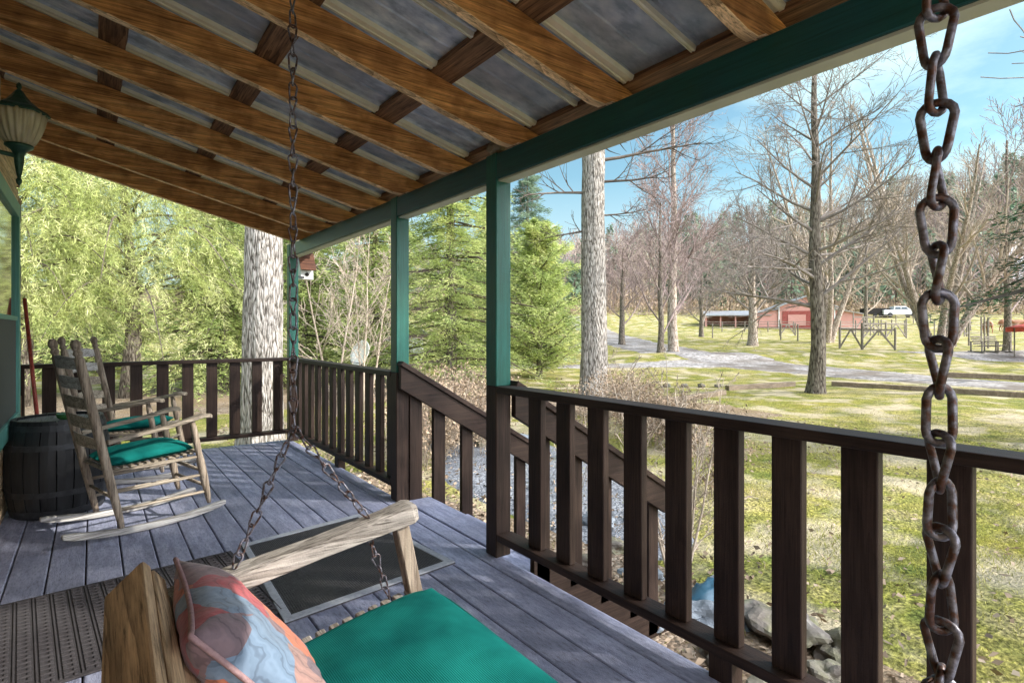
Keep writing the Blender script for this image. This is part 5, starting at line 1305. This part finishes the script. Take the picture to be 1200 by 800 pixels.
def woods():
    rd = random.Random(77); r2 = np.random.default_rng(77)
    twig, twig2, trunk_, ever, ev2 = MB(), MB(), MB(), Cards(), MB()
    n = 0
    while n < 1350:
        d = 108+rd.random()**1.2*150; u = rd.uniform(-60, 1.15*d); 
        if abs(u-.857*150) < 9 and abs(d-143) < 12: continue
        n += 1
        g = G(u, d); h = rd.uniform(9,15); 
        if rd.random() < .20:
            h *= rd.uniform(.8,1.1); m = 170; k = r2.random(m)**.8; a = r2.uniform(0,2*PI,m); rr = h*.22*(1-k)*r2.uniform(.3,1,m)
            P = np.stack([g.x+rr*np.cos(a), g.y+rr*np.sin(a), g.z+h*(.12+.9*k)],1); D = nrm(np.stack([np.cos(a),np.sin(a),-.4+0*a],1)+r2.normal(size=(m,3))*.3)
            ever.add(P, D, r2.uniform(.9,2.0,m), r2.uniform(.4,.9,m), r2); ev2.tube([g, g+Vector((0,0,h))], [.2,.03], 3, cap=False)
        else:
            mb = twig if rd.random() < .6 else twig2; top = g+Vector((rd.uniform(-.8,.8), rd.uniform(-.8,.8), h))
            trunk_.tube([g, g.lerp(top,.5), top], [.20,.13,.03], 3, cap=False)
            for i in range(19):
                k = .2+.8*i/19; p = g.lerp(top, k); a = i*2.4; el = rd.uniform(.5,1.1)*(1.1-.5*k); dv = Vector((math.cos(a)*math.sin(el), math.sin(a)*math.sin(el), math.cos(el))); l = h*.36*(1.1-.7*k)*rd.uniform(.7,1.2)
                e_ = p+dv*l; mb.tube([p, e_], [.055,.03], 3, cap=False)
                for j in range(4):
                    q_ = p.lerp(e_, .3+.2*j); dd = (dv+rvec(rd)*.8).normalized(); mb.tube([q_, q_+dd*l*.45], [.035,.02], 3, cap=False)
    o = trunk_.build('far_woods', M_twig, kind='stuff', normals=False, org=(0,0,0)); o['label'] = 'bare grey trunks of the wooded hillside'
    for mb, m in ((twig, M_twigp), (twig2, M_twigt)):
        o = mb.build('far_woods', m, kind='stuff', normals=False, org=(0,0,0)); o['label'] = 'leafless branches of the wooded hillside'
    o = ever.build('far_evergreens', M_spruce, None, kind='stuff'); o['label'] = 'dark evergreens mixed through the hillside woods'
    o = ev2.build('far_evergreens', M_twigd, kind='stuff', normals=False, org=(0,0,0)); o['label'] = 'dark trunks of the far evergreens'
woods()
def undergrowth():
    # brushy wood edge behind the barn
    rd = np.random.default_rng(12); c = Cards(); m = 16000
    u = rd.uniform(-20, 118, m); d = rd.uniform(100, 112, m); P = np.array([tuple(G(a,b)) for a,b in zip(u,d)])
    P[:,2] += rd.random(m)**1.4*3.2*(1+.6*np.sin(u*.35)); D = nrm(rd.normal(size=(m,3))*.5+np.array([0,0,.8])); c.add(P, D, rd.uniform(.5,1.3,m), rd.uniform(.06,.16,m), rd)
    o = c.build('brush', M_shrub, None, kind='stuff'); o['label'] = 'brushy tangle along the edge of the woods'
undergrowth()

# ------------------------------------------------------------------ light, sky, camera
w = bpy.data.worlds.new('World'); sc.world = w; w.use_nodes = True
nt = w.node_tree; nt.nodes.clear(); N = nt.nodes.new; L_ = nt.links.new
SUNDIR = Vector((.74,-.68,0)).normalized(); EL = R(31)
out = N('ShaderNodeOutputWorld'); bgn = N('ShaderNodeBackground'); sky = N('ShaderNodeTexSky'); sky.sky_type = 'NISHITA'; sky.sun_disc = False
sky.sun_elevation = EL; sky.sun_rotation = math.atan2(SUNDIR.x, SUNDIR.y); sky.air_density = 1.0; sky.dust_density = 1.2; sky.ozone_density = 1.2
bgn.inputs[1].default_value = .15
tc = N('ShaderNodeTexCoord'); mp = N('ShaderNodeMapping'); mp.inputs['Scale'].default_value = (1,1,2.6); L_(tc.outputs['Generated'], mp.inputs[0])
n1 = N('ShaderNodeTexNoise'); n1.inputs['Scale'].default_value = 2.2; n1.inputs['Detail'].default_value = 9; n1.inputs['Roughness'].default_value = .6; L_(mp.outputs[0], n1.inputs['Vector'])
rc = ramp(N, [(.46,(.04,.04,.04)),(.70,(.9,.9,.9))]); L_(n1.outputs[0], rc.inputs[0])
mx = N('ShaderNodeMixRGB'); mx.inputs[2].default_value = (6.6,6.3,6.6,1); L_(rc.outputs[0], mx.inputs[0]); L_(sky.outputs[0], mx.inputs[1])
tn = N('ShaderNodeMixRGB'); tn.blend_type = 'MULTIPLY'; tn.inputs[0].default_value = 1; tn.inputs[2].default_value = (1.12,1.5,1.38,1); L_(mx.outputs[0], tn.inputs[1]); dt = N('ShaderNodeVectorMath'); dt.operation = 'DOT_PRODUCT'; dt.inputs[1].default_value = (.35,-.9,.25); L_(tc.outputs['Generated'], dt.inputs[0])
mrb = N('ShaderNodeMapRange'); mrb.inputs[1].default_value = .36; mrb.inputs[2].default_value = .8; mrb.clamp = True; L_(dt.outputs['Value'], mrb.inputs[0])
cb = N('ShaderNodeMixRGB'); cb.inputs[2].default_value = (52,53,57,1); L_(mrb.outputs[0], cb.inputs[0]); L_(tn.outputs[0], cb.inputs[1])  # added bright bank, unseen behind the camera, as fill for the porch
# white haze low in the sky
sx = N('ShaderNodeSeparateXYZ'); L_(tc.outputs['Generated'], sx.inputs[0]); mh = N('ShaderNodeMapRange'); mh.inputs[1].default_value = .26; mh.inputs[2].default_value = .0; mh.inputs[4].default_value = .8; L_(sx.outputs[2], mh.inputs[0])
hz = N('ShaderNodeMixRGB'); hz.inputs[2].default_value = (6.6,7.4,7.8,1); L_(mh.outputs[0], hz.inputs[0]); L_(cb.outputs[0], hz.inputs[1]); L_(hz.outputs[0], bgn.inputs[0]); L_(bgn.outputs[0], out.inputs[0])
sl = bpy.data.lights.new('sun', 'SUN'); sl.energy = 7.0; sl.angle = R(.5); sl.color = (1,.94,.84)
so_ = bpy.data.objects.new('sun', sl); C.objects.link(so_)
ray_ = -(Vector((SUNDIR.x*math.cos(EL), SUNDIR.y*math.cos(EL), math.sin(EL))))
so_.rotation_euler = ray_.to_track_quat('-Z','Y').to_euler(); so_.location = (20,-20,30)

cam = bpy.data.cameras.new('camera'); co = bpy.data.objects.new('camera', cam); C.objects.link(co); sc.camera = co
co.location = (0,0,1.2); co.rotation_euler = (PI/2,0,-TH); cam.sensor_width = 36; cam.lens = 663/1200*36; cam.shift_y = -13/1200; cam.clip_start = .02; cam.clip_end = 2000
sc.view_settings.view_transform = 'Standard'; sc.view_settings.look = 'None'; sc.view_settings.exposure = 0; sc.view_settings.gamma = 1
sc.cycles.max_bounces = 8; sc.cycles.diffuse_bounces = 4; sc.cycles.transparent_max_bounces = 8
